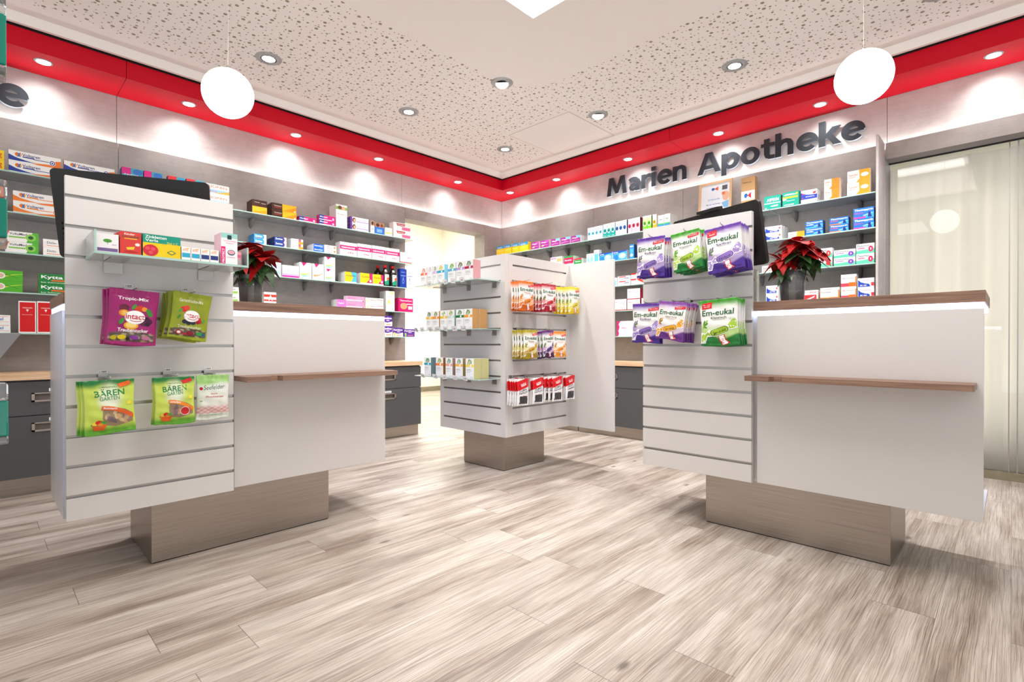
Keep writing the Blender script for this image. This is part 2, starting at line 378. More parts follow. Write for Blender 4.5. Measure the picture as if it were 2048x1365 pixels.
for a, c in zip(xs, xs[1:]): b.box(a + g, c - g if c < 4.3 else 4.755, 4.427, 4.795, ZS, 2.903, RED)
ys = [-3, 2.255, 4.427]
for a, c in zip(ys, ys[1:]): b.box(4.399, 4.755, a + g, c - g, ZS, 2.903, RED)
struct(b, 'trim_2')
b = MB(); b.box(-3, 4.80, 4.44, 4.80, 2.905, 3.05, BLACKGAP); b.box(4.41, 4.80, -3, 4.44, 2.905, 3.05, BLACKGAP); b.box(-3, 4.70, 4.45, 4.79, ZS + .004, 2.90, BLACKGAP); b.box(4.42, 4.75, -3, 4.45, ZS + .004, 2.90, BLACKGAP); struct(b, 'trim_3')
# left wall: pale upper band, lower panels, doorway to the back room between x 3.225 and 4.398
b = MB()
for a, c in ((-3, .719), (.719, 3.221), (3.221, 4.76)): b.box(a + g, c - g, LW, LW + .06, 2.30, 3.05, CONC2)
b.box(-3, 4.76, LW + .06, LW + .10, 2.30, 3.05, BLACKGAP)
for a, c in ((-3, -1.78), (-1.78, .719), (.719, 3.225)): b.box(a + g, c - g, LP, LP + .018, 0, ZP, CONC)
b.box(-3, 3.2235, LP + .02, LP + .14, 0, ZP - .05, CONC); b.box(3.2235, 3.225, LP + .02, 4.92, 0, 2.299, CONC)
b.box(3.2265, 4.3965, LP, LP + .018, 2.299, ZP, CONC); b.box(3.2265, 4.3965, LP + .0185, 4.92, 2.299, 2.315, CONC)
b.box(4.398, 4.72, LP, LP + .018, 0, ZP, CONC); b.box(4.398, 4.414, LP + .0185, 4.92, 0, 2.299, CONC)
struct(b, 'wall_left')
# right wall with the curtained opening
b = MB()
for a, c in ((-3, .68), (.68, 4.80)): b.box(RW, RW + .06, a + g, c - g, 2.31, 3.05, CONC2)
b.box(RW + .06, RW + .10, -3, 4.9, 2.30, 3.05, BLACKGAP)
for a, c in ((.70, 2.267), (2.267, 3.302), (3.302, 4.7385)): b.box(RP, RP + .018, a + g, c - g, 0, ZP, CONC)
b.box(RP + .02, RP + .14, .70, 4.92, 0, ZP - .05, CONC)
b.box(RP, RP + .018, -3, .68, 2.302, ZP + .004, CONC); b.box(RP + .0185, 4.87, -3, .68, 2.302, 2.318, CONC)
b.box(RP, 4.90, .68, .6985, 0, 2.302, CONC)
struct(b, 'wall_right')
b = MB(); b.box(4.44, RP + .001, .684, .699, 0, ZP + .002, CONC2, bev=.001); tag(b.build('side_panel'), 'slim grey concrete-look upright panel ending the right wall shelves beside the curtain', 'panel')
# glazed partition and curtain in the right opening
b = MB(); b.box(4.862, 4.882, -3, .68, .058, 2.302, PANE, faces=('x0', 'x1'))
pn = struct(b, 'window_1')
b = MB(); b.box(4.85, 4.89, -3, .678, 0, .058, SILL); struct(b, 'baseboard_right')
b = MB()
for yy in (.012, -.03, -1.2): b.box(4.858, 4.886, yy, yy + .006, .058, 2.302, ALU)
b.build('pane_joint', pn)
b = MB(); ny = 260; vs = []; fs = []
for i in range(ny + 1):
    y = .76 - 3.4 * i / ny
    for j, z in enumerate((.03, .7, 1.5, 2.30)):
        k = 1 - .25 * j / 3
        x = 4.99 + k * (.024 * math.sin(y * 21) + .014 * math.sin(y * 47 + 1) + .006 * math.sin(y * 90 + j))
        vs.append((x, y, z))
for i in range(ny):
    for j in range(3): q = i * 4 + j; fs.append((q, q + 1, q + 5, q + 4))
b.mesh(vs, fs, CLOTH, True)
cu = b.build('curtain'); sm = cu.modifiers.new('thickness', 'SOLIDIFY'); sm.thickness = .003
tag(cu, 'long white curtain hanging behind the glass right of the shelves', 'curtain')
b = MB(); b.box(5.15, 5.25, -3, 1.2, 0, 2.6, CREAM); b.box(4.9, 5.15, .86, .9, 0, 2.6, CREAM); b.box(4.84, 5.2, -3, .9, 2.56, 2.6, CREAM); struct(b, 'wall_behind_curtain')
# back room seen through the doorway
b = MB(); b.box(2.2, 8.2, 8.2, 8.3, 0, 3.3, CREAM); b.box(6.45, 6.55, 4.94, 8.2, 0, 3.3, CREAM); b.box(2.1, 2.2, 4.94, 8.3, 0, 3.3, CREAM)
b.box(2.2, 3.223, 4.90, 4.94, 0, 3.3, CREAM); b.box(4.416, 6.45, 4.925, 4.965, 0, 3.3, CREAM); b.box(3.223, 4.416, 4.925, 4.965, 2.32, 3.3, CREAM); struct(b, 'wall_back_room')
b = MB(); b.box(2.1, 6.55, 4.93, 8.3, 3.3, 3.35, PLASTER); struct(b, 'ceiling_back_room')
b = MB(); b.box(2.2, 6.45, 8.185, 8.2, 0, .09, SILL); b.box(6.435, 6.45, 4.97, 8.185, 0, .09, SILL); struct(b, 'baseboard_back_room')

# inspection hatch
b = MB(); b.box(3.58, 4.285, 2.78, 3.50, ZC - .003, ZC, mat('hatch_white', 'f6f1ed', .8, spec=.2)); hx = b.build('ceiling_hatch')
tag(hx, 'plain white square access hatch set in the perforated ceiling', 'hatch')
b = MB(); F = mat('hatch_joint', 'd5cec7', .8)
for x0, x1, y0, y1 in ((3.574, 3.58, 2.774, 3.506), (4.285, 4.291, 2.774, 3.506), (3.58, 4.285, 2.774, 2.78), (3.58, 4.285, 3.50, 3.506)): b.box(x0, x1, y0, y1, ZC - .004, ZC - .0005, F)
b.build('rim', hx)

# ------------------------------------------------------------------ lamps
def downlight(x, y, label, tilt=0, az=0):
    t = thing('ceiling_downlight', label, 'ceiling light', (x, y, ZC), 0, 'round recessed downlights in the perforated ceiling')
    b = MB(); b.lathe([(.052, -.006), (.058, -.009), (.083, -.005), (.087, 0), (.052, .0), (.052, -.006)], RING); b.build('ring', t)
    b = MB(); b.lathe([(0, -.004), (.044, -.004), (.049, -.002), (.049, 0), (0, 0)], LAMP); l = b.build('lens', t)
    if tilt:
        l.rotation_euler = (tilt * math.cos(az), tilt * math.sin(az), 0); l.location = (0, 0, -.007)
    else: l.location = (0, 0, -.002)
    b = MB(); b.lathe([(.0495, -.003), (.0515, -.003), (.0515, -.0005), (.0495, -.0005)], BLACK); b.build('gap', t)
    add_light('downlight_beam', 'SPOT', (x, y, ZC - .04), DOWN_P, spot_size=math.radians(112), spot_blend=.7, shadow_soft_size=.045)
for x, y, lb, ti, az in ((1.431, 3.780, 'round downlight above the black monitor side, leftmost in the ceiling', 0, 0),
                 (2.607, 3.775, 'second round ceiling downlight from the left along the left wall', 0, 0),
                 (3.805, 3.784, 'round ceiling downlight nearest the inner room corner', 0, 0),
                 (2.824, 2.842, 'round tilted downlight at the corner of the smooth ceiling field', .3, 2.3),
                 (3.811, 2.632, 'round tilted downlight beside the white ceiling hatch', .22, 2.3),
                 (3.824, 1.453, 'round ceiling downlight above the letters, left of the right globe', 0, 0),
                 (3.85, .30, 'round ceiling downlight cut by the top edge at right', 0, 0)): downlight(x, y, lb, ti, az)
def soffit_spot(x, y, label, wall):
    t = thing('soffit_spotlight', label, 'spotlight', (x, y, ZS), 0, 'small spotlights in the red soffit')
    b = MB(); b.lathe([(.038, -.004), (.047, -.003), (.049, 0), (.038, 0), (.038, -.004)], RING); b.build('ring', t)
    b = MB(); b.lathe([(0, -.0045), (.0375, -.0045), (.0378, 0), (0, 0)], LAMP); b.build('lens', t)
    d = (0, .8, -1) if wall == 'L' else (.8, 0, -1)
    add_light('soffit_beam', 'SPOT', (x, y, ZS - .02), SPOT_P, direction=d, spot_size=math.radians(104), spot_blend=1.0, shadow_soft_size=.025)
for k, x in enumerate((.299, 1.13, 1.957, 2.787, 3.815)): soffit_spot(x, 4.555, 'small round spotlight in the red soffit of the left wall, %s' % ('leftmost', 'second from the left', 'third from the left', 'fourth from the left', 'last before the corner')[k], 'L')
for k, y in enumerate((4.42, 3.69, 2.77, 1.86, 1.07, .09)): soffit_spot(4.53, y, 'small round spotlight in the red soffit of the right wall, %s' % ('right at the corner', 'second from the corner', 'third from the corner', 'above the word with A', 'left of the white globe', 'rightmost')[k], 'R')
def pendant(x, y, z, label):
    t = thing('globe_pendant_lamp', label, 'pendant lamp', (x, y, z), 0, 'white globe pendants above the counters')
    r = .118; b = MB(); b.lathe([(r * math.sin(PI * k / 24), -r * math.cos(PI * k / 24)) for k in range(25)], GLOBE, seg=48); b.build('globe', t)
    b = MB(); b.lathe([(.0, r - .003), (.012, r - .003), (.012, r + .012), (.005, r + .018), (0, r + .018)], CHROME, seg=16); b.build('cap', t)
    b = MB(); b.tube([(0, 0, r + .015), (.002, .001, .35), (-.001, 0, .55), (0, 0, ZC - z - .01)], .0016, mat('pale_cable', 'c9c4be', .5), 6); b.build('cable', t)
    b = MB(); b.lathe([(0, ZC - z - .025), (.045, ZC - z - .02), (.05, ZC - z), (0, ZC - z)], PLASTER); b.build('ceiling_rose', t)
pendant(.877, 2.84, 2.199, 'glowing white globe lamp hanging above the left counter')
pendant(2.870, .500, 2.178, 'glowing white globe lamp hanging above the right counter')

# ------------------------------------------------------------------ lettering on the walls
def arc_pts(cx_, cy_, rx, ry, a0, a1, n=22): return [(cx_ + rx * math.cos(math.radians(a0 + (a1 - a0) * k / n)), cy_ + ry * math.sin(math.radians(a0 + (a1 - a0) * k / n))) for k in range(n + 1)]
def ribbon(pts, w, w1=None):
    """outline of a broad stroke along pts"""
    out = []; inn = []; n = len(pts)
    for i, p in enumerate(pts):
        a = pts[max(i - 1, 0)]; c = pts[min(i + 1, n - 1)]; dx, dy = c[0] - a[0], c[1] - a[1]; L = math.hypot(dx, dy)
        h = (w + ((w1 or w) - w) * i / (n - 1)) / 2; out.append((p[0] - dy / L * h, p[1] + dx / L * h)); inn.append((p[0] + dy / L * h, p[1] - dx / L * h))
    return out + inn[::-1]
def rect(x0, y0, x1, y1): return [(x0, y0), (x1, y0), (x1, y1), (x0, y1)]
RINGO = (arc_pts(.37, .37, .37, .39, 0, 352, 30), arc_pts(.37, .37, .155, .20, 0, 352, 24))
ARCH = [(.12, .44), (.17, .55), (.27, .635), (.39, .655), (.49, .61), (.54, .52), (.55, .40), (.55, 0)]
STROKES = {   # letter: (advance, [outline or (outline, hole)])
 'M': (1.20, [[(0, 0), (.12, 1), (.37, 1), (.565, .45), (.76, 1), (1.01, 1), (1.13, 0), (.90, 0), (.84, .60), (.65, .08), (.48, .08), (.29, .60), (.23, 0)]]),
 'A': (1.04, [([(0, 0), (.36, 1), (.66, 1), (1.02, 0), (.78, 0), (.71, .21), (.31, .21), (.24, 0)], [(.37, .39), (.65, .39), (.51, .80)])]),
 'a': (.70, [ribbon([(.06, .585), (.16, .64), (.28, .66), (.40, .635), (.475, .56), (.50, .44), (.505, 0)], .19, .215), ribbon([(.46, .385), (.30, .37), (.17, .32), (.115, .22), (.16, .115), (.27, .075), (.38, .11), (.46, .19)], .15)]),
 'r': (.53, [rect(0, 0, .215, .74), ribbon([(.10, .42), (.17, .53), (.27, .61), (.38, .64), (.48, .635)], .20)]),
 'i': (.29, [rect(0, 0, .215, .74), rect(-.01, .83, .225, 1.03)]),
 'e': (.76, [ribbon(arc_pts(.37, .37, .27, .295, -2, 318, 30), .20, .19), rect(.14, .31, .70, .44)]),
 'n': (.74, [rect(0, 0, .215, .74), ribbon(ARCH, .19, .215)]),
 'p': (.79, [rect(0, -.28, .215, .74), (arc_pts(.39, .37, .35, .39, 0, 352, 30), arc_pts(.37, .37, .145, .20, 0, 352, 24))]),
 'o': (.78, [RINGO]),
 't': (.53, [ribbon([(.22, .93), (.22, .26), (.25, .15), (.33, .10), (.50, .09)], .215, .18), rect(.0, .575, .50, .74)]),
 'h': (.74, [rect(0, 0, .215, 1.04), ribbon(ARCH, .19, .215)]),
 'k': (.71, [rect(0, 0, .215, 1.04), [(.20, .28), (.20, .46), (.44, .74), (.70, .74), (.36, .36)], [(.24, .42), (.38, .52), (.74, 0), (.47, 0)]]),
}
def wall_sign(x0, x1, zb, label, wall, face):
    word = 'Marien Apotheke'; total = sum(.40 if c == ' ' else STROKES[c][0] for c in word) - .05
    s = (x1 - x0) / total; Hs = .193; cur = 0
    t = thing('wall_lettering', label, 'sign', (0, 0, 0))
    for ch in word:
        if ch == ' ': cur += .40; continue
        b = MB(); adv, shapes = STROKES[ch]
        def P3(p, d):
            h = x0 + (cur + p[0]) * s; z = zb + p[1] * Hs; off = .014 + .024 * d
            return (RW - off, -h, z) if wall == 'R' else (h, LW - off, z)
        for k, sh in enumerate(shapes):
            loops = list(sh) if isinstance(sh, tuple) else [sh]; flat = [p for l in loops for p in l]; e = .012 * k
            tr = tessellate_polygon([[Vector((p[0], p[1], 0)) for p in l] for l in loops])
            for d in (1 + e, 0): b.mesh([P3(p, d) for p in flat], [tuple(q) for q in tr], face if d else SIGNS)
            for l in loops:
                n = len(l)
                for i in range(n): b.face([P3(l[i], 0), P3(l[(i + 1) % n], 0), P3(l[(i + 1) % n], 1 + e), P3(l[i], 1 + e)], SIGNS)
        b.build('letter', t); cur += adv
    return t
wall_sign(-3.147, -.817, 2.515, 'dark grey raised letters reading Marien Apotheke on the right wall', 'R', SIGNM)
wall_sign(-2.097, .233, 2.515, 'dark grey raised letter e cut by the left edge, end of lettering on left wall', 'L', SIGNM)
# ------------------------------------------------------------------ slat panels, counters, central display
ZB, ZT, CT = .268, 1.572, 1.136
GZ = [1.497 - .1138 * k for k in range(11)]      # groove heights
def slat_parts(b_board, b_rail, w, margin, depth=.03):
    """local: x 0..w, front at y=0 (facing -y), boards between grooves; rails in the grooves"""
    zs = [ZB] + [z for z in reversed(GZ)] + [ZT]; h = .0065
    for i in range(len(zs) - 1):
        z0 = zs[i] + (h if i else 0); z1 = zs[i + 1] - (h if i < len(zs) - 2 else 0)
        b_board.box(margin, w - margin, 0, .0125, z0, z1, WHITE, bev=.0006)
    b_board.box(0, w, .0185, depth, ZB, ZT, WHITE)
    b_board.box(margin, w - margin, .0125, .0185, ZB, ZT, WHITE, faces=('z0', 'z1', 'x0', 'x1'))
    if margin > .001:
        b_board.box(0, margin, 0, .0182, ZB, ZT, WHITE); b_board.box(w - margin, w, 0, .0182, ZB, ZT, WHITE)
    for z in GZ:
        b_rail.box(margin + .001, w - margin - .001, .013, .0155, z - .0105, z + .0105, ALU)
        b_rail.box(margin + .001, w - margin - .001, .0008, .013, z - .0064, z - .0052, ALU)
        b_rail.box(margin + .001, w - margin - .001, .0008, .013, z + .0052, z + .0064, ALU)
def counter(label, loc, rotz, px, pyf, sy, wood):
    """local frame: x along the counter, front at y=0 facing -y; slat panel at x 0..0.58, counter front from .597 to 1.401"""
    t = thing('counter', label, 'counter', loc, rotz, 'sales counters with slat panels')
    L = 1.401
    b = MB(); b.box(px, px + .791, pyf, .467, .004, ZB, STEEL, bev=.0015); b.box(px + .004, px + .787, pyf + .004, .463, 0, .004, BLACKGAP); b.build('steel_plinth', t)
    b = MB(); b.box(.597, L, 0, .019, ZB, 1.068, WHITE, bev=.001); b.build('front_panel', t)
    b = MB(); b.box(.006, L - .001, .0195, .50, ZB, ZB + .02, WHITE); b.box(.03, L - .03, .0195, .038, ZB + .0205, 1.066, WHITE)
    b.box(.04, L - .04, .46, .48, ZB + .0205, 1.066, WHITE); b.build('carcass', t)
    b = MB(); b.box(-.004, .004, .024, .512, ZB - .004, 1.068, FROST); b.build('glass_side_panel', t)
    b = MB(); b.box(-.004, L + .004, -.001, .512, 1.092, CT, wood, bev=.001); b.build('oak_top', t)
    b = MB(); b.box(.001, L - .001, .004, .505, 1.0685, 1.0915, LED); b.build('light_strip', t)
    x0, x1 = .597, 1.381; n0 = .70; n1 = .755; yf, yn = -.165, -.132
    pts = [(x0, 0), (x0, yf), (n0, yf), (n0 + .012, yn), (n1 - .012, yn), (n1, yf), (x1 - .006, yf), (x1, yf + .006), (x1, 0)]
    b = MB(); b.prism(pts, .766, .789, wood); b.build('bag_ledge', t)
    W = .580; sp = MB(); rl = MB(); slat_parts(sp, rl, W, .0, min(.028, -sy - .0005))
    o = sp.build('slat_panel', t, (0, sy, 0)); rl.build('groove_rails', o)
    if sy < -.03:
        b = MB(); b.box(.01, W - .01, sy + .0285, -.0005, ZB + .01, ZT - .01, WHITE); b.build('panel_back', o, (0, -sy, 0))
    return t
counter('white sales counter at left with oak top, raised slat panel and frosted glass side', (.225, 2.595, 0), 0, .28, .027, -.048, OAK)
counter('white sales counter at right with oak top and slat panel, in front of the curtain', (2.599, 1.476, 0), -PI / 2, .322, .054, -.028, OAKY)
# central display: square slat tower on a steel plinth, with a plain wing panel
DX, DY, DW = 2.585, 2.572, .739
t = thing('slat_display_tower', 'white square slat-wall display tower on a steel plinth in mid room', 'display stand', (DX, DY, 0))
b = MB(); b.box(.083, .532, .096, .544, .004, ZB, STEEL, bev=.0015); b.box(.087, .528, .1, .54, 0, .004, BLACKGAP); b.build('steel_plinth', t)
sp = MB(); rl = MB(); slat_parts(sp, rl, DW - .031, .045, .03); o = sp.build('slat_panel', t, (.031, 0, 0)); rl.build('groove_rails', o)
sp = MB(); rl = MB(); slat_parts(sp, rl, DW, .045, .03); o = sp.build('slat_panel', t, (0, DW, 0), -PI / 2); rl.build('groove_rails', o)
b = MB(); b.box(.031, DW - .02, DW - .03, DW, ZB, ZT, WHITE); b.build('rear_panel', t)
b = MB(); b.box(.031, DW - .021, .031, DW - .031, ZB, ZB + .02, WHITE); b.box(.031, DW - .021, .031, DW - .031, ZT - .02, ZT - .001, WHITE); b.build('inner_board', t)
b = MB(); b.box(DW - .0005, DW + .0185, 2.155 - DY, DW, ZB, ZT, WHITE, bev=.001); b.build('wing_panel', t)

# ------------------------------------------------------------------ wall cabinets with drawers and worktops
def cabinet(loc, rotz, w, label, dp=.36):
    t = thing('drawer_cabinet', label, 'cabinet', loc, rotz, 'anthracite drawer cabinets along the walls')
    b = MB(); b.box(.002, w - .002, .012, dp, .112, .712, ANTH); b.build('body', t)
    b = MB(); b.box(0, w, .045, .06, 0, .108, STEEL); b.build('plinth', t)
    for z0, z1, hz in ((.496, .703, .605), (.113, .491, .420)):
        b = MB(); hw, hh = .10, .028; c = w / 2; x0, x1, y0, y1 = .002, w - .002, -.008, .011
        # front board with the recess for the grip
        b.box(x0, c - hw, y0, y1, z0, z1, ANTH); b.box(c + hw, x1, y0, y1, z0, z1, ANTH)
        b.box(c - hw, c + hw, y0, y1, z0, hz - hh, ANTH); b.box(c - hw, c + hw, y0, y1, hz + hh, z1, ANTH)
        d = b.build('drawer', t)
        b = MB(); b.box(c - hw, c + hw, y0 - .004, y0 + .004, hz + hh - .007, hz + hh, HAND); b.box(c - hw, c + hw, y0 - .004, y0 + .010, hz - hh, hz - hh + .011, HAND)
        b.box(c - hw, c - hw + .014, y0 - .004, y0 + .004, hz - hh, hz + hh, HAND); b.box(c + hw - .014, c + hw, y0 - .004, y0 + .004, hz - hh, hz + hh, HAND)
        b.box(c - hw, c + hw, .009, .0115, hz - hh, hz + hh, mat('handle_recess', '7a7068', .5, .3)); b.build('handle', d)
        b = MB(); b.box(c - .02, c + .05, y0 - .0012, y0 - .0002, hz + hh + .006, hz + hh + .026, PAPERW)
        vs, fs, _ = glyphs('Schmerz', .01); b.mesh([(c - .012 + x * .054, y0 - .0016, hz + hh + .010 + y * .012) for x, y, _ in vs], fs, ink('55585c')); b.build('drawer_label', d)
for k, x in enumerate((-1.70, -.89, -.08, .728, 1.536, 2.344)): cabinet((x, 4.36, 0), 0, .806, 'anthracite two-drawer cabinet on the left wall, %s' % ('out of view at far left', 'out of view at left', 'behind the left end of the left counter', 'hidden behind the slat panel of the left counter', 'behind the oak topped left counter', 'the last one before the doorway')[k])
for k, y in enumerate((4.355, 3.310, 2.475)): cabinet((4.39, y - .0, 0), -PI / 2, (1.035, .825, .86)[k], 'anthracite two-drawer cabinet on the right wall, %s' % ('behind the display tower near the corner', 'seen between tower wing and right counter', 'hidden behind the right counter')[k], .30)
cabinet((4.39, 1.612, 0), -PI / 2, .90, 'anthracite two-drawer cabinet on the right wall beside the curtain', .30)
def worktop(x0, x1, y0, y1, label, m, name='worktop'):
    b = MB(); b.box(x0, x1, y0, y1, .714, .757, m, bev=.0015); tag(b.build(name), label, 'worktop', 'light oak worktops on the wall cabinets')
worktop(-2.9, 3.160, 4.335, LP - .001, 'light oak worktop running along the left wall behind the left counter', LOAK)
worktop(4.368, RP - .001, .705, 4.72, 'light oak worktop running along the right wall behind the display tower', LOAKY)

# ------------------------------------------------------------------ glass wall shelves on cone brackets
SH = [2.021, 1.768, 1.513, 1.263, 1.006]
SN = ['top', 'second', 'third', 'fourth', 'lowest']
def wall_shelf(loc, rotz, w, label, wall):
    t = thing('glass_shelf', label, 'shelf', loc, rotz, 'glass shelves on the %s wall' % wall)
    b = MB(); b.box(0.002, w - .002, -.238, -.001, -.008, 0, GLASS); b.box(0.002, w - .002, -.2400, -.2383, -.008, 0, GEDGE)
    b.box(0, .0018, -.24, -.001, -.008, 0, GEDGE); b.box(w - .0018, w, -.24, -.001, -.008, 0, GEDGE); b.build('glass_pane', t)
    for x in ((.13, w - .13) if w > .5 else (w / 2,)):
        b = MB(); n = 10; vs = []; fs = []      # half-round tapering bracket
        for i, (d, zt, zb, hw) in enumerate(((0, -.009, -.088, .016), (-.03, -.009, -.074, .016), (-.06, -.009, -.048, .014), (-.082, -.009, -.026, .010), (-.092, -.009, -.014, .004))):
            for k in range(n + 1):
                a = PI * k / n; vs.append((x + hw * math.cos(a), d - .0005, zt + (zb - zt) * math.sin(a)))
        for i in range(4):
            for k in range(n): q = i * (n + 1) + k; fs.append((q, q + 1, q + n + 2, q + n + 1))
            fs.append((i * (n + 1), (i + 1) * (n + 1), (i + 1) * (n + 1) + n, i * (n + 1) + n))
        fs.append(tuple(range(4 * (n + 1), 5 * (n + 1)))); fs.append(tuple(reversed(range(n + 1))))
        b.mesh(vs, fs, DGREY, True); b.build('bracket', t)
for k, z in enumerate(SH):
    for (a, c, pl) in ((-.72, .715, 'left of the left slat panel'), (.722, 1.502, 'behind the left slat panel'), (1.506, 2.236, 'above the left counter'), (2.240, 3.166, 'next to the doorway')):
        wall_shelf((a, LP, z), 0, c - a, 'glass shelf on left wall, %s row, %s' % (SN[k], pl), 'left')
    for (a, c, pl) in ((4.44, 3.778, 'nearest the room corner'), (3.774, 3.230, 'above the display tower'), (3.226, 2.300, 'between tower and right slat panel'), (2.296, 1.414, 'behind the right slat panel'), (1.410, .702, 'beside the curtain')):
        wall_shelf((RP, a, z), -PI / 2, a - c, 'glass shelf on right wall, %s row, %s' % (SN[k], pl), 'right')

# ------------------------------------------------------------------ monitors
def monitor(TL, TR, BL, label, clip=None):
    TL, TR, BL = Vector(TL), Vector(TR), Vector(BL); ex = (TR - TL).normalized(); ez = (TL - BL); ez = (ez - ex * ez.dot(ex)).normalized(); ey = ez.cross(ex).normalized()   # ey points away from the camera side
    wd = (TR - TL).length; hg = (TL - BL).length
    base = (BL + BL + ex * wd) / 2 + ey * .05; base = Vector((base.x, base.y, CT))
    t = thing('monitor', label, 'monitor', base, 0, 'black monitors on the counters')
    Mw = Matrix(((ex.x, ey.x, ez.x), (ex.y, ey.y, ez.y), (ex.z, ey.z, ez.z)))
    def loc(p): return Mw @ Vector(p) + BL - base
    def rounded(y0, y1, inset, m, b, r=.02):
        pts = []
        for cx_, cz, a0 in ((wd - inset - r, hg - inset - r, 0), (inset + r, hg - inset - r, PI / 2), (inset + r, inset + r, PI), (wd - inset - r, inset + r, 1.5 * PI)):
            for k in range(7): a = a0 + PI / 2 * k / 6; pts.append((cx_ + r * math.cos(a), cz + r * math.sin(a)))
        n = len(pts); vs = [loc((x, y0, z)) for x, z in pts] + [loc((x, y1, z)) for x, z in pts]
        b.mesh(vs, [tuple(range(n)), tuple(range(2 * n - 1, n - 1, -1))] + [(i, n + i, n + (i + 1) % n, (i + 1) % n) for i in range(n)], m)
    b = MB(); rounded(0, .022, 0, BLACK, b); rounded(-.018, .0, .05, BLACK, b, .03)
    for k in range(5):
        c = loc((.022, -.002, .15 - .022 * k)); b.lathe([(.0, 0), (.005, 0), (.005, .001), (0, .001)], mat('black_button', '050505', .25), c=(c.x, c.y, c.z), seg=10, axis='y')
    b.build('housing', t)
    b = MB(); rounded(.0221, .0235, .012, mat('dark_screen', '0a0c10', .12), b, .01); b.build('screen', t)
    # stand: neck at the lower middle and an oval foot
    nk = loc((wd / 2, .03, .03)); b = MB(); b.box(-.10, .10, -.05, .08, 0.001, .012, BLACK, bev=.004); b.tube([(0, .02, .008), (0, .03, (nk.z) * .6), (nk.x, nk.y, nk.z)], .016, BLACK, 10); b.build('stand', t)
    if clip:
        b = MB(); vs = [loc(p) for p in [(x, y, z) for x in (clip[0], clip[1]) for y in (-.022, .02) for z in (hg + .0005, hg + .016)]]
        b.mesh(vs, [(0, 1, 3, 2), (4, 6, 7, 5), (0, 4, 5, 1), (2, 3, 7, 6), (0, 2, 6, 4), (1, 5, 7, 3)], BLACK); b.build('scanner_bar', t)
monitor((.2045, 2.90, 1.678), (.734, 2.65, 1.676), (.247, 2.99, 1.316), 'black tilted monitor standing behind the left slat panel')
monitor((2.853, 1.443, 1.652), (2.68, .906, 1.652), (2.92, 1.42, 1.335), 'black tilted monitor standing on the right counter beside the poinsettia', (.20, .34))

# ------------------------------------------------------------------ poinsettias in clear pots
def leaf(b, o, d, n, L, W, m, droop=.25, fold=.13, seg=7):
    d = d.normalized(); side = d.cross(n).normalized(); n = side.cross(d).normalized(); vs = []; fs = []
    prof = [.0, .42, .78, 1.0, .88, .6, .28, 0]
    for i in range(seg + 1):
        f = i / seg; p = o + d * L * f - Vector((0, 0, 1)) * droop * L * f * f; wv = W * prof[i] * .5 * (1 + .12 * math.sin(i * 2.3))
        vs += [p - side * wv + n * fold * wv, p, p + side * wv + n * fold * wv]
    for i in range(seg):
        q = 3 * i; fs += [(q, q + 1, q + 4, q + 3), (q + 1, q + 2, q + 5, q + 4)]
    b.mesh(vs, fs, m, True)
REDL = mat('red_bract', 'c41210', .55, spec=.25); GRNL = mat('dark_green_leaf', '1d3a1c', .45, spec=.4)
def m_leafmat(m, a, c):
    t, N, L, B = nt(m); p = world_pos(N); f = noise(N, L, p, 60, 3); L.new(ramp(N, L, f, [(.35, a), (.65, c)]), B.inputs['Base Color'])
m_leafmat(REDL, '8e080b', 'b40f10'); m_leafmat(GRNL, '14300f', '35552a')
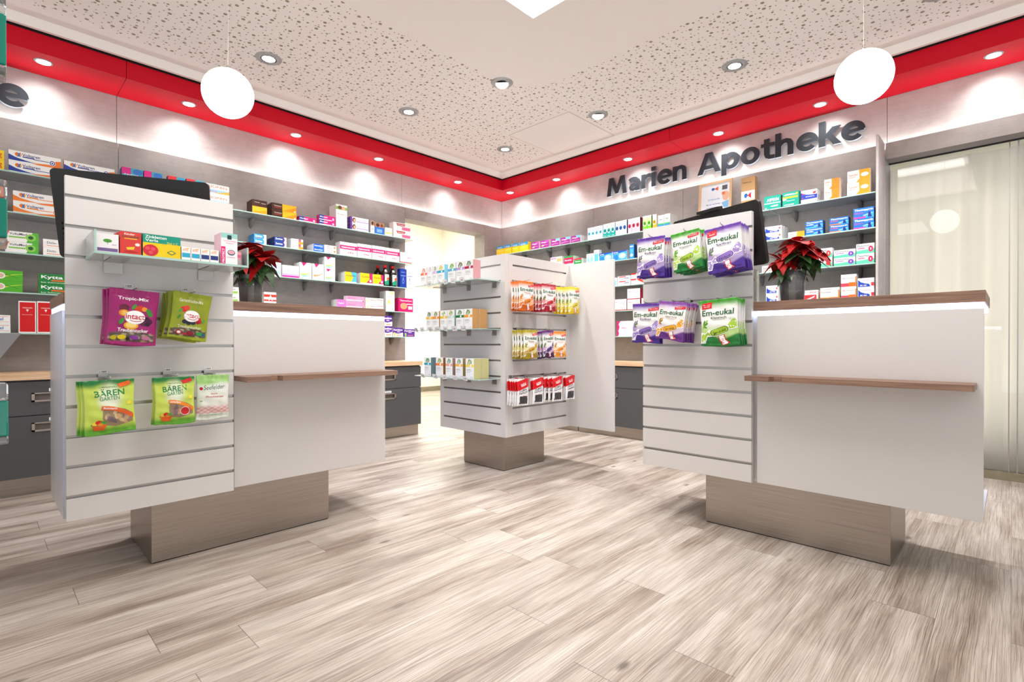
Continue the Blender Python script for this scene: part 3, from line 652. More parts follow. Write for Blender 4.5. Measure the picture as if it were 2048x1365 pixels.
def poinsettia(loc, seed, label, heads):
    rnd = random.Random(seed)
    t = thing('poinsettia', label, 'potted plant', loc, 0, 'red poinsettias on the counters')
    b = MB(); prof = [(0, 0.002), (.046, .002), (.050, .006), (.060, .150), (.0585, .150), (.0485, .008), (0, .006)]; b.lathe(prof, ACRYL, seg=40); b.build('clear_pot', t)
    b = MB(); b.lathe([(0, .010), (.040, .010), (.050, .118), (.052, .118), (.052, .124), (.046, .124), (.044, .110), (0, .108)], mat('grey_nursery_pot', 'b0a89c', .6), seg=36); b.build('nursery_pot', t)
    st = MB(); rb = MB(); gb = MB()
    for hx_, hy, hz, sc in heads:
        st.tube([(0, 0, .108), (hx_ * .4, hy * .4, .16), (hx_, hy, hz - .005)], .004, mat('plant_stem', '4a5a2a', .6), 6)
        c = Vector((hx_, hy, hz))
        for ring, (n, L, W, el) in enumerate(((5, .065, .036, .8), (7, .10, .052, .25), (7, .122, .060, -.2))):
            for k in range(n):
                a = 2 * PI * (k + .5 * (ring % 2)) / n + rnd.uniform(-.25, .25); e = el + rnd.uniform(-.35, .35)
                d = Vector((math.cos(a) * math.cos(e), math.sin(a) * math.cos(e), math.sin(e))); l = L * sc * rnd.uniform(.85, 1.15)
                leaf(rb, c + Vector((0, 0, .004 * (2 - ring))), d, Vector((0, 0, 1)), l, W * sc * rnd.uniform(1.2, 1.5), REDL, rnd.uniform(.0, .9))
        fb = MB()
        for k in range(6):
            a = 2 * PI * k / 6; fb.lathe([(0, -.004), (.004, 0), (0, .004)], mat('yellow_floret', 'd8b02a', .5), c=(c.x + .0035 * math.cos(a), c.y + .0035 * math.sin(a), c.z + .012), seg=8)
        fb.build('floret_cluster', t)
        for k in range(6):
            a = 2 * PI * k / 6 + rnd.uniform(-.3, .3); e = rnd.uniform(-.75, -.25)
            d = Vector((math.cos(a) * math.cos(e), math.sin(a) * math.cos(e), math.sin(e)))
            leaf(gb, c + Vector((0, 0, -.035)), d, Vector((0, 0, 1)), .105 * sc * rnd.uniform(.85, 1.1), .066 * sc, GRNL, rnd.uniform(.2, .7))
    for k in range(9):
        a = 2 * PI * k / 9 + rnd.uniform(-.2, .2); d = Vector((math.cos(a), math.sin(a), rnd.uniform(-.2, .5)))
        leaf(gb, Vector((0, 0, .148)), d, Vector((0, 0, 1)), .10 * rnd.uniform(.8, 1.1), .06, GRNL, rnd.uniform(.3, .8))
    st.build('stems', t); gb.build('green_leaves', t); rb.build('red_bracts', t)
poinsettia((.965, 2.79, CT), 3, 'red poinsettia in clear pot on the left counter beside the slat panel', [(-.01, -.01, .285, 1.0), (-.05, .02, .24, .85), (.055, -.02, .245, .95)])
poinsettia((2.74, .765, CT), 11, 'red poinsettia in clear pot on the right counter beside the black monitor', [(0, -.02, .275, 1.0), (-.03, .035, .20, .75), (.02, -.07, .24, .85)])
# acrylic leaflet holder behind the right slat panel
t = thing('brochure_holder', 'clear acrylic box holder between right slat panel and poinsettia', 'holder', (2.67, .94, CT))
b = MB()
for a in ((-.05, .05, -.03, -.027, .001, .165), (-.05, .05, .027, .03, .001, .165), (-.05, -.047, -.027, .027, .001, .165), (.047, .05, -.027, .027, .001, .165), (-.047, .047, -.027, .027, .001, .004)): b.box(*a, ACRYL)
b.build('acrylic_box', t)
b = MB(); b.box(-.04, .04, -.02, .02, .0045, .05, ink('a9433a')); b.box(-.04, .04, -.02, .02, .05, .09, ink('d8868a')); b.build('contents', t)
# framed certificate and paper bag on the top shelf
t = thing('picture_frame', 'framed certificate in pale wood leaning on the top shelf of right wall', 'picture frame', (4.60, 2.075, SH[0] + .001), -PI / 2)
FW, FH = .30, .375; b = MB(); fm = mat('pale_beech', 'd9b48c', .5); fr = .022
def rot_tilt(o): o.rotation_euler = (-.10, 0, 0)
b.box(0, FW, -.012, 0, 0, fr, fm); b.box(0, FW, -.012, 0, FH - fr, FH, fm); b.box(0, fr, -.012, 0, fr, FH - fr, fm); b.box(FW - fr, FW, -.012, 0, fr, FH - fr, fm); rot_tilt(b.build('frame', t))
b = MB(); b.box(fr, FW - fr, -.006, -.001, fr, FH - fr, PAPERW)
art = [R(0, 0, 1, 1, 'e9edf5'), E(.42, .86, .06, .04, '2f62b0'), P('e0673a', (.46, .86), (.6, .92), (.6, .80)), R(.74, .80, .18, .12, '5b6068'), E(.88, .62, .12, .13, 'e7b79c'), P('7fb2d8', (.74, .44), (.98, .5), (.98, .3), (.82, .30)), R(.74, .66, .1, .08, 'ef7d4a'),
       T('Urkunde', .25, .55, .42, .05, '8fa9cf'), T('Marien Apotheke', .2, .42, .5, .035, '3a4f9a'), R(.2, .34, .5, .012, '9aa6c4'), R(.2, .28, .42, .012, '9aa6c4'), R(.2, .14, .3, .012, '9aa6c4')]
draw(b, art, lambda u, v, l: (fr + u * (FW - 2 * fr), -.0062 - .0002 * l, fr + v * (FH - 2 * fr))); rot_tilt(b.build('certificate', t))
t = thing('paper_bag', 'brown paper bag with blue and red emblem on right wall top shelf', 'paper bag', (4.555, 1.675, SH[0] + .001), -PI / 2)
b = MB(); kr = mat('kraft_paper', 'c49b6c', .8); b.box(0, .115, 0, .06, 0, .33, kr, bev=.004)
art = [R(0.02, .40, .96, .24, 'e9e9ec'), E(.36, .52, .13, .06, '2f6ab8'), P('cf2a35', (.47, .52), (.72, .60), (.72, .44)), E(.5, .46, .1, .04, 'ffffff'), T('Gute Besserung', .15, .84, .6, .035, '3c2c20', 0, .01)]
draw(b, art, lambda u, v, l: (u * .115, -.0003 * l, v * .33)); b.build('bag', t)
# tilted grey screen lid at the left wall worktop
t = thing('laptop', 'grey tilted screen lid cut by the left edge above the worktop', 'laptop', (-.12, 4.40, .757))
b = MB(); gm = mat('grey_plastic_lid', '747477', .5)
b.mesh([(-.20, -.09, .01), (.155, -.09, .01), (.30, .0, .245), (-.06, .0, .245), (-.20, -.078, .008), (.155, -.078, .008), (.30, .012, .245), (-.06, .012, .245)],
       [(0, 1, 2, 3), (7, 6, 5, 4), (0, 4, 5, 1), (1, 5, 6, 2), (2, 6, 7, 3), (3, 7, 4, 0)], gm); b.build('screen_lid', t)
b = MB(); b.box(-.22, .15, -.14, .08, .0005, .012, gm, bev=.002); b.build('base', t)
# bottles of teal liquid on a small glass rack cut by the left edge
t = thing('bottle_rack', 'chrome and glass rack just outside the left edge carrying teal bottles', 'rack', (-.17, 1.40, 0))
b = MB()
for x in (-.14, .1): b.tube([(x, .05, 0), (x, .05, 1.75)], .008, CHROME)
b.build('post', t)
for z in (.748, 1.125, 1.452): b = MB(); b.box(-.18, .172, -.06, .06, z - .008, z, GLASS); b.build('rack_shelf', t)
for z, h, lb in ((1.4525, .155, 'top'), (1.1255, .125, 'middle'), (.7485, .115, 'bottom')):
    o = thing('liquid_bottle', 'clear bottle of teal liquid at the left edge, %s one of three' % lb, 'bottle', (-.012, 1.40, z), 0, 'teal bottles at the left edge')
    b = MB(); b.box(-.045, .05, -.03, .03, .0, .0145, ACRYL, bev=.003); b.build('bottle_base', o); b = MB(); b.box(-.045, .05, -.03, .03, h * .72 + .0005, h, ACRYL, bev=.004); b.lathe([(0, h), (.014, h), (.014, h + .02), (0, h + .02)], GLASS, c=(0, 0, 0), seg=16); b.build('bottle_shoulder', o)
    b = MB(); b.box(-.045, .05, -.03, .03, .015, h * .72, TEAL, bev=.003); b.build('liquid', o)
PRODUCTS = [
    ('L','tube_yellow',0,0.046,0.066,0.06,2,1,0.05), ('L','voltaren_blue',0,0.132,0.248,0.068,2,2,0.045), ('L','voltaren_blue',0,0.395,0.268,0.067,2,1,0.045), ('L','gaviscon',0,0.705,0.123,0.169,1,2,0.05),
    ('L','gaviscon',0,0.834,0.113,0.172,1,2,0.05), ('L','gaviscon_red',0,0.982,0.11,0.17,1,1,0.05), ('L','gaviscon_red',0,1.102,0.118,0.175,1,1,0.05), ('L','riopan',0,1.234,0.165,0.085,2,1,0.06),
    ('L','brown_yellow',0,1.575,0.117,0.113,1,3,0.045), ('L','brown_orange',0,1.733,0.209,0.058,2,3,0.045), ('L','pink_flat',0,1.964,0.155,0.042,1,2,0.05), ('L','pink_flat',0,2.147,0.154,0.044,2,1,0.05),
    ('L','kade',0,2.311,0.111,0.214,1,3,0.045), ('L','purple_white',0,2.457,0.191,0.062,2,3,0.03), ('L','photo_white',0,2.67,0.044,0.122,1,1,0.04), ('L','blue_display',0,2.72,0.101,0.111,1,1,0.06),
    ('L','white_yellow',0,2.832,0.082,0.08,1,1,0.04), ('L','red_white',0,2.932,0.203,0.076,2,2,0.04), ('L','orange_swirl',1,0.039,0.07,0.078,2,1,0.06), ('L','voltaren_orange',1,0.151,0.243,0.068,2,2,0.045),
    ('L','zovirax_blue',1,1.588,0.098,0.041,2,4,0.035), ('L','zovirax_navy',1,1.753,0.101,0.041,2,5,0.035), ('L','white_orange',1,1.893,0.106,0.043,2,2,0.05), ('L','small_blue',1,2.095,0.094,0.034,2,4,0.035),
    ('L','white_orange_flat',1,2.198,0.114,0.036,2,2,0.05), ('L','femannose',1,2.35,0.174,0.124,1,1,0.09), ('L','femannose',1,2.529,0.151,0.131,1,1,0.09), ('L','femannose',1,2.686,0.152,0.133,1,1,0.09),
    ('L','femannose',1,2.843,0.157,0.131,1,1,0.09), ('L','white_pink',1,3.008,0.145,0.109,1,1,0.07), ('L','voltamed',2,0.114,0.154,0.067,2,1,0.05), ('L','diclo',2,0.29,0.121,0.053,2,2,0.05),
    ('L','blue_white',2,1.715,0.092,0.117,1,1,0.05), ('L','tebada',2,1.819,0.142,0.103,1,2,0.05), ('L','cystinus',2,1.969,0.107,0.143,1,2,0.06), ('L','cystinus_orange',2,2.085,0.105,0.143,1,1,0.07),
    ('L','cystinus',2,2.198,0.102,0.109,2,2,0.06), ('L','aqualibra',2,2.399,0.119,0.102,1,4,0.035), ('L','cystinol',2,2.56,0.128,0.106,1,2,0.04), ('L','cystinol',2,2.696,0.118,0.106,1,1,0.05),
    ('L','green_leafbox',3,0.021,0.171,0.067,2,1,0.06), ('L','kytta',3,0.265,0.178,0.065,2,1,0.05), ('L','green_white',3,1.385,0.085,0.065,2,1,0.05), ('L','red_aok',3,1.666,0.1,0.109,1,1,0.05),
    ('L','pink_small',3,2.318,0.091,0.086,1,4,0.03), ('L','pink_wide',3,2.411,0.194,0.062,2,1,0.05), ('L','vagisan',3,2.613,0.2,0.06,2,1,0.05), ('L','tall_white',3,2.842,0.1,0.202,1,3,0.04),
    ('L','magenta_box',3,2.989,0.178,0.141,1,2,0.05), ('L','heel',4,0.024,0.112,0.055,2,1,0.05), ('L','red_tall',4,0.173,0.082,0.204,1,1,0.05), ('L','red_tall',4,0.259,0.085,0.206,1,1,0.05),
    ('L','femibion',4,2.802,0.112,0.104,2,1,0.05), ('L','femibion_yellow',4,2.923,0.12,0.09,1,1,0.05), ('L','femibion_purple',4,3.052,0.137,0.079,1,1,0.05), ('R','yellow_blue',0,4.593,0.132,0.112,1,1,0.05),
    ('R','yellow_blue',0,4.453,0.119,0.112,1,1,0.05), ('R','yellow_blue',0,4.321,0.111,0.109,1,1,0.05), ('R','yellow_blue',0,4.201,0.136,0.105,1,1,0.05), ('R','allegra',0,4.014,0.119,0.083,1,2,0.04),
    ('R','allegra',0,3.876,0.13,0.084,1,2,0.04), ('R','allegra_blue',0,3.716,0.121,0.079,1,1,0.05), ('R','allegra_blue',0,3.58,0.131,0.076,1,1,0.05), ('R','allegra_blue',0,3.435,0.123,0.074,1,3,0.04),
    ('R','eye_light',0,3.214,0.045,0.127,1,1,0.05), ('R','eye_light',0,3.166,0.045,0.128,1,1,0.05), ('R','eye_light',0,3.119,0.044,0.13,1,1,0.05), ('R','eye_light',0,3.072,0.044,0.131,1,1,0.05),
    ('R','eye_teal',0,3.018,0.045,0.135,1,1,0.05), ('R','eye_teal',0,2.971,0.045,0.136,1,1,0.05), ('R','eye_teal',0,2.924,0.044,0.138,1,1,0.05), ('R','eye_blue',0,2.873,0.042,0.137,1,1,0.05),
    ('R','eye_blue',0,2.829,0.042,0.138,1,1,0.05), ('R','eye_blue',0,2.785,0.042,0.14,1,1,0.05), ('R','eye_pink',0,2.729,0.043,0.138,1,1,0.05), ('R','eye_pink',0,2.684,0.044,0.14,1,1,0.05),
    ('R','eye_pink',0,2.639,0.043,0.141,1,1,0.05), ('R','eye_green',0,2.563,0.044,0.139,1,1,0.05), ('R','eye_green',0,2.517,0.043,0.14,1,1,0.05), ('R','eye_orange',0,2.461,0.041,0.138,1,1,0.05),
    ('R','white_blue_strip',0,2.403,0.059,0.119,1,2,0.05), ('R','white_blue_strip',0,2.339,0.056,0.122,1,3,0.05), ('R','aspirin',0,1.457,0.125,0.107,1,1,0.06), ('R','aspirin_effect',0,1.319,0.119,0.112,1,1,0.06),
    ('R','boxa',0,1.186,0.111,0.1,1,3,0.04), ('R','orange_half',0,1.027,0.1,0.076,2,2,0.05), ('R','orange_half_big',0,0.878,0.14,0.089,2,2,0.04), ('R','eye_white',1,3.724,0.165,0.128,1,2,0.05),
    ('R','redgreen',1,3.532,0.13,0.117,1,3,0.05), ('R','redgreen_green',1,3.395,0.1,0.079,1,2,0.05), ('R','lightblue_small',1,3.23,0.089,0.108,1,1,0.05), ('R','lightblue_tall',1,3.135,0.06,0.138,1,1,0.05),
    ('R','blue_contact',1,3.069,0.155,0.094,1,1,0.06), ('R','blue_contact',1,2.903,0.16,0.094,1,2,0.05), ('R','blue_tall',1,2.712,0.05,0.139,1,1,0.06), ('R','blue_wave',1,1.451,0.128,0.056,2,3,0.05),
    ('R','flat_orange',1,1.278,0.117,0.044,1,1,0.06), ('R','thomapyrin',1,1.154,0.119,0.053,2,1,0.07), ('R','thomapyrin_int',1,0.99,0.121,0.053,2,1,0.07), ('R','thomapyrin_duo',1,0.838,0.125,0.075,2,1,0.06),
    ('R','lightblue_small',2,2.926,0.07,0.083,1,1,0.05), ('R','redblue',2,2.847,0.143,0.046,2,1,0.05), ('R','redblue_two',2,2.695,0.142,0.054,2,1,0.05), ('R','white_red',2,1.474,0.1,0.054,1,1,0.05),
    ('R','dolormin_red',2,1.095,0.12,0.071,2,1,0.06), ('R','dolormin_pur',2,0.962,0.135,0.058,2,1,0.06), ('R','dolormin_pink',2,0.821,0.11,0.072,2,1,0.06), ('R','rote_c',3,2.903,0.157,0.113,1,1,0.06),
    ('R','rote_c',3,2.737,0.141,0.104,2,1,0.06), ('R','rote_c',3,2.579,0.117,0.109,1,1,0.06), ('R','blue_wave',3,1.442,0.094,0.069,2,1,0.06), ('R','red_plus',3,1.171,0.104,0.081,1,1,0.05),
    ('R','orange_flatbox',3,1.052,0.126,0.092,1,1,0.06), ('R','orange_red_box',3,0.916,0.097,0.09,2,1,0.06), ('R','blue_wave_two',3,0.811,0.1,0.072,2,1,0.06), ('R','vito',4,2.856,0.194,0.151,1,1,0.08),
]
# ------------------------------------------------------------------ cartons: key -> (description, base, side, top, printed art)
def swoosh(c, v0, v1, u0=0.0, u1=1.0, bend=.12):
    n = 8; lo = []; hi = []
    for k in range(n + 1):
        f = k / n; u = u0 + (u1 - u0) * f; m = v0 + (v1 - v0) * f + bend * math.sin(PI * f)
        lo.append((u, min(max(m - .10 * (1 - f), 0), 1))); hi.append((u, min(max(m + .03, 0), 1)))
    return ('P', lo + hi[::-1], c)
def eye(bg, lo, iris, cap):
    return [R(0, 0, 1, .46, lo), R(0, .86, 1, .14, 'f4f6f8'), T('Hylo', .2, .89, .6, .08, '33508f'), T('COMOD', .15, .74, .6, .06, '5a6a80', 0, .0), E(.42, .46, .42, .17, 'ffffff'), E(.42, .49, .38, .15, iris), E(.42, .49, .14, .06, '16303a'), R(.1, .08, .7, .02, 'ffffff')]
def volt(c1, c2): return [P(c1, (0, .62), (0, .10), (.2, .08), (.50, .12), (.32, .22), (.14, .38)), P(c2, (.42, .10), (.62, .17), (.80, .24), (.88, .62), (1, .72), (1, 0), (.55, .0)), E(.16, .68, .045, .17, 'ee7a1e'), E(.21, .68, .03, .17, 'f3a12c'), P('2e6fb8', (.15, .9), (.18, .62), (.145, .45), (.185, .5), (.225, .45), (.205, .65), (.225, .9), (.185, .75)),
      T('Voltaren', .25, .58, .34, .27, '22307a'), R(.26, .46, .22, .10, c1), R(.46, .42, .34, .06, c1), E(.83, .42, .065, .26, 'ffffff'), E(.83, .42, .055, .22, c1), E(.83, .42, .035, .14, 'ffffff'), E(.83, .42, .02, .08, c1)]
def dolo(c, c2): return [R(0, 0, 1, .30, '5fc9a8'), P('5fc9a8', (0, .3), (1, .3), (1, .46)), T('Dolormin', .06, .66, .66, .24, '2b3350', 0, .015, .1), R(.1, .50, .38, .09, c), E(.80, .44, .13, .30, c2), T('8', .77, .32, .06, .24, 'ffffff')]
def thom(c, c2, s): return [R(0, 0, 1, 1, '1d6fc4'), P('3aa0e0', (.3, 0), (1, .55), (1, 0)), P('8fd0f2', (.45, .28), (.9, .5), (.95, .42), (.5, .2)), R(0, 0, .6, .14, c), T('Thomapyrin', .05, .66, .9, .24, 'ffffff', 0, .02, .15), T(s, .06, .42, .4, .18, c2), E(.78, .40, .07, .16, '1a2a80'), P('1a2a80', (.72, .3), (.86, .3), (.9, .06), (.70, .06))]
def fem(c, c2): return [P(c, (0, .42), (.5, .34), (1, .46), (1, 1), (0, 1)), T('Femibion', .06, .66, .88, .22, 'ffffff', 0, .02, .1), R(.40, .5, .3, .08, 'e9d9f2'), R(.36, .12, .5, .08, 'e88a3c'), E(.16, .34, .08, .16, c2), P(c2, (.1, .3), (.24, .3), (.22, .03), (.12, .03))]
D = {
'tube_yellow': ('yellow carton with red digits', 'f6cf16', 'e8c010', 'f6cf16', [T('120g', .1, .15, .75, .7, 'c8201e')]),
'voltaren_blue': ('long white pain-gel carton with blue swoosh', 'f5f4f1', 'dd5a2c', 'f0efec', volt('1f3f9a', 'ee7a2a')),
'voltaren_orange': ('long white pain-gel carton with orange swoosh', 'f5f4f1', 'dd5a2c', 'f0efec', volt('f08228', 'ee7a2a')),
'gaviscon': ('pink and teal carton', '29a3b8', '2b4f9a', '29a3b8', [R(.0, .72, .42, .28, 'd81b84'), E(.75, .86, .24, .12, '2f6fc0'), T('GAVISCON', .1, .62, .8, .12, 'ffffff'), R(.1, .2, .8, .3, 'e8f4f6')]),
'gaviscon_red': ('red and teal carton', '29a3b8', '2b4f9a', '29a3b8', [R(.0, .72, .5, .28, 'dd2a30'), E(.8, .86, .18, .12, '2f8fd0'), T('GAVISCON', .1, .62, .8, .12, 'ffffff')]),
'riopan': ('white antacid carton with orange capitals', 'f6f1e8', 'efe8dc', 'f3eee6', [T('RIOPAN', .06, .66, .84, .24, 'e05a1e'), R(0, .2, 1, .32, '8fb6d0'), P('f0a030', (.2, .2), (1, .2), (1, .5), (.6, .3)), T('Magen Gel', .08, .28, .4, .12, 'd8501e')]),
'orange_swirl': ('orange carton with pale swirl', 'ef7a2e', 'd8261e', 'f4efe8', [R(0, .55, .45, .45, 'f4efe8'), E(.5, .45, .32, .24, 'f4efe8'), E(.5, .45, .2, .14, '4d7fb8'), R(0, 0, 1, .12, 'd8261e')]),
'voltamed': ('white gel carton with green ring', 'f5f5f2', 'ea5b22', 'f2f2ee', [P('55b83a', (.62, 0), (1, 0), (1, 1), (.82, 1), (.7, .5)), P('ea5b22', (0, 1), (.12, 1), (.0, .2)), T('VoltaMed', .12, .66, .52, .22, '27304a'), R(.1, .40, .5, .13, '7ec243'), E(.76, .52, .16, .34, '8fd052'), E(.76, .52, .08, .17, '1f5a2a')]),
'diclo': ('white carton with thin orange line', 'f5f4f1', 'e9e6e2', 'f1efec', [T('Diclo-', .16, .45, .4, .28, '3a4560'), R(.14, .2, .8, .07, 'ee7a2a')]),
'green_leafbox': ('lime green carton with leaf print', '52b228', '3c8f20', '52b228', [swoosh('c9e04a', .2, .7, .3, 1, .1), swoosh('2f8f28', .5, .3, .2, .9, .2), E(.42, .5, .12, .3, 'f4f0e8'), E(.42, .5, .08, .2, 'd9b8a0')]),
'kytta': ('dark green ointment carton with white lettering', '1d7f3a', 'd9501f', '1d7f3a', [T('Kytta', .08, .42, .60, .42, 'ffffff', 0, .018), R(.36, .28, .4, .14, 'e8682a'), T('bei Schmerzen', .08, .08, .7, .12, 'dff0e0'), E(.88, .5, .1, .24, 'f4e8e0')]),
'heel': ('white carton with blue lettering', 'f5f4f2', 'e6e3df', 'f1efec', [T('Zeel', .3, .38, .42, .36, '2a6fb4', 0, .018), R(.05, .82, .9, .04, 'cf4a3a'), R(.05, .22, .9, .03, 'cf4a3a')]),
'red_tall': ('tall red carton with white border', 'f2efec', 'e6e2de', 'f2efec', [R(.06, .04, .88, .92, 'd01418'), T('WEISSDORN', .22, .77, .56, .035, 'f4dcd8'), P('f6eeee', (.42, .74), (.58, .74), (.5, .66)), T('Herztropfen', .2, .56, .6, .025, 'f4dcd8', 0, .01)]),
'brown_yellow': ('brown and yellow carton', 'f29a18', '3c2418', '3c2418', [R(0, .52, 1, .48, '40261a'), P('f6b62a', (0, .5), (1, .5), (1, .3), (0, .1)), T('Grippostad', .15, .78, .35, .08, 'e8d8c8'), T('Grippostad', .6, .74, .32, .08, 'e8d8c8')]),
'brown_orange': ('wide brown and orange carton', 'f2901c', '3c2418', '3c2418', [R(0, 0, .42, 1, '40261a'), P('f8b41e', (.42, .0), (1, .8), (1, 1), (.42, 1)), T('Perenterol', .1, .55, .28, .16, 'e8d8c8'), R(.1, .36, .28, .06, 'd83a20'), E(.93, .14, .04, .1, 'fff0d8')]),
'pink_flat': ('flat pink and blue mouth-gel carton', 'e8177c', 'cf1270', 'e8a0c4', [P('2d3f96', (0, 0), (.26, 0), (.34, 1), (0, 1)), T('Medigel', .06, .4, .46, .38, 'ffffff'), E(.88, .4, .06, .26, 'f4c8dc'), R(0, 0, .8, .16, 'f6e8f0')]),
'kade': ('tall white carton with green band', 'f2f0ea', 'e8e5de', 'f2f0ea', [R(0, .78, 1, .14, '7fb04a'), E(.35, .88, .18, .08, '6a4030'), E(.68, .86, .16, .08, 'd8a888'), T('Kade', .15, .55, .6, .08, '6a7a4a', 0, .0), R(.15, .45, .5, .015, 'b8b8a8')]),
'purple_white': ('white and purple carton with portrait photo', 'f3eff4', '6a3a94', 'efeaf0', [R(0, 0, .1, 1, '6a3a94'), E(.2, .5, .1, .4, '5a3428'), E(.22, .45, .06, .26, 'd8a080'), R(.32, .28, .68, .1, '8e5cb0'), T('Nicotinell', .36, .6, .5, .14, '7a4aa0')]),
'photo_white': ('small white carton with portrait top', 'f3f1ee', 'e6e2dd', 'f3f1ee', [R(0, .6, 1, .4, 'b0886a'), E(.5, .8, .3, .15, '4a2c20'), R(.2, .3, .6, .05, '3a6ab0')]),
'blue_display': ('blue counter pack with portrait top', '2f6cc4', '2458a4', '2f6cc4', [R(0, .62, 1, .38, 'b07a5a'), E(.3, .8, .2, .16, '4a2c20'), E(.75, .8, .16, .15, '6a4432'), R(.2, .15, .6, .3, '7aa8e0')]),
'white_yellow': ('small white carton with yellow stripe', 'f1eee8', 'e6e2dc', 'f1eee8', [R(.1, .25, .8, .2, 'd8d060'), R(.1, .6, .6, .08, 'c8b8a8')]),
'red_white': ('white and pink carton with dark red tab', 'f4e9e8', 'e8d8d6', 'f4e9e8', [P('b0202a', (.16, .9), (.7, .9), (.64, .58), (.22, .58)), R(.5, .08, .5, .40, 'e26a94'), T('Canesten', .24, .66, .38, .16, 'ffffff')]),
'zovirax_blue': ('white and light blue cold-sore cream carton', 'eeeeee', '2a86c8', 'ececec', [P('2f9fe0', (0, 0), (.72, 0), (.82, .3), (.82, .75), (.72, 1), (0, 1)), T('Zovirax', .08, .44, .6, .38, 'ffffff', 0, .018), R(.1, .2, .5, .1, 'e86a2a')]),
'zovirax_navy': ('white and navy cold-sore cream carton', 'eeeeee', '1c2f6a', 'ececec', [P('1d3f8f', (0, 0), (.74, 0), (.84, .3), (.84, .75), (.74, 1), (0, 1)), P('d83a6a', (.74, 0), (.78, 0), (.88, .5), (.78, 1), (.74, 1), (.84, .5)), T('Zovirax', .08, .44, .6, .38, 'ffffff', 0, .018)]),
'white_orange': ('white carton with orange and pink end', 'f4f2ee', 'e6e2dc', 'f2efea', [R(.62, 0, .38, .5, 'f09a28'), R(.62, .5, .2, .5, 'd85a7a'), R(.1, .4, .4, .07, 'e8a070'), T('Fenistil', .1, .6, .42, .2, '6a5a5a')]),
'small_blue': ('small bright blue carton', '1e5fd0', 'e8eaf0', '1e5fd0', [T('blend', .1, .4, .5, .35, 'ffffff'), R(.62, .2, .3, .6, '7aa8f0')]),
'white_orange_flat': ('flat white carton with orange ball', 'f4f2ee', 'e8e4de', 'f4f2ee', [E(.86, .5, .08, .3, 'f08228'), R(.15, .2, .5, .1, '5a5a90'), T('Sab', .15, .5, .3, .3, '6a5a5a')]),
'femannose': ('white carton with wide pink band', 'f5f2f1', 'e9e2e2', 'f5f2f1', [R(0, .46, 1, .30, 'e8146e'), T('FEMANNOSE', .08, .54, .8, .12, 'ffffff'), E(.62, .24, .05, .05, 'd85a6a'), E(.74, .22, .05, .04, 'd85a6a'), E(.5, .24, .05, .04, 'd85a6a')]),
'white_pink': ('white and rose carton with swirl', 'f5eaeb', 'b8203c', 'f5eaeb', [R(0, 0, 1, .1, 'c82848'), E(.45, .6, .24, .3, 'eec8cc'), E(.5, .62, .2, .24, 'f8f2f2'), R(.6, .5, .3, .06, 'd8707c')]),
'blue_white': ('white carton with pale blue print', 'eef2f8', 'e2e6ee', 'eef2f8', [R(.1, .55, .8, .25, 'b8d0ea'), R(.1, .15, .8, .25, 'a8c8e8')]),
'tebada': ('white carton with magenta stripe', 'f3eff0', 'e4dedf', 'f3eff0', [T('Sabada', .14, .5, .5, .18, '8a8a8a', 0, 0), R(0, .0, 1, .14, 'd81ea0'), R(0, .14, 1, .16, 'eeb0d8')]),
'cystinus': ('white carton with pink corner', 'f4f5f4', 'e6e8e6', 'f4f5f4', [P('e01e70', (.15, 1), (.6, 1), (.32, .76)), T('CYSTINUS', .3, .7, .6, .08, '3fa0b8'), swoosh('b8d850', .3, .45, .1, .95, -.08), swoosh('8fd0d0', .22, .38, .2, .95, -.1)]),
'cystinus_orange': ('white carton with pink corner and orange wave', 'f4f5f4', 'e6e8e6', 'f4f5f4', [P('e01e70', (.15, 1), (.6, 1), (.32, .76)), T('CYSTINUS', .3, .7, .6, .08, '3fa0b8'), swoosh('f0a060', .3, .45, .1, .95, -.08)]),
'aqualibra': ('yellow and light blue carton', '4fb8d8', 'f0efec', '4fb8d8', [P('f4c81e', (0, 0), (.5, 0), (.72, .5), (.5, 1), (0, 1)), T('Aqualibra', .08, .56, .84, .18, '3a6a3a'), R(0, 0, 1, .1, 'f0f0ee')]),
'cystinol': ('yellow and pink bladder-tablet carton', 'e81c6e', 'f0efec', 'f4c81e', [P('f6cf1e', (0, .12), (.5, .12), (.78, .5), (.74, 1), (0, 1)), T('Cystinol', .12, .56, .72, .2, '4a3a20'), R(0, 0, 1, .12, 'f4f0ea'), E(.84, .32, .09, .12, 'f6f0ee')]),
'red_aok': ('white and red striped carton with letter A', 'f4efee', 'e4deda', 'e05a48', [R(0, .62, 1, .2, 'e03a2a'), R(0, .3, 1, .12, 'e03a2a'), R(0, 0, .5, .12, 'e03a2a'), T('A', .36, .34, .34, .44, 'ffffff', 0, .016)]),
'green_white': ('small white carton with green print', 'f0f2ec', 'e4e6e0', 'f0f2ec', [R(.1, .2, .8, .3, '9ccb5a'), R(.1, .65, .6, .1, '9a9a9a')]),
'pink_small': ('small pink carton', 'f07ac8', 'eeeaea', 'f4c0e0', [T('Vagisan', .1, .5, .7, .2, 'ffffff'), R(0, 0, 1, .2, 'e84ab0')]),
'pink_wide': ('wide rose carton with white stripe', 'f09ac0', 'e8dce2', 'f6d8e4', [R(0, .3, 1, .14, 'fbeaf1'), T('Multi-Gyn', .1, .58, .4, .2, 'e0489a'), E(.92, .3, .04, .14, 'e0489a')]),
'vagisan': ('wide white carton with red line', 'f5f2f0', 'e8e4e2', 'f5f2f0', [T('Vagisan', .2, .5, .38, .26, 'c8504a', 0, .01), R(.64, .66, .34, .08, 'd8505a'), E(.12, .5, .05, .16, 'd8d860')]),
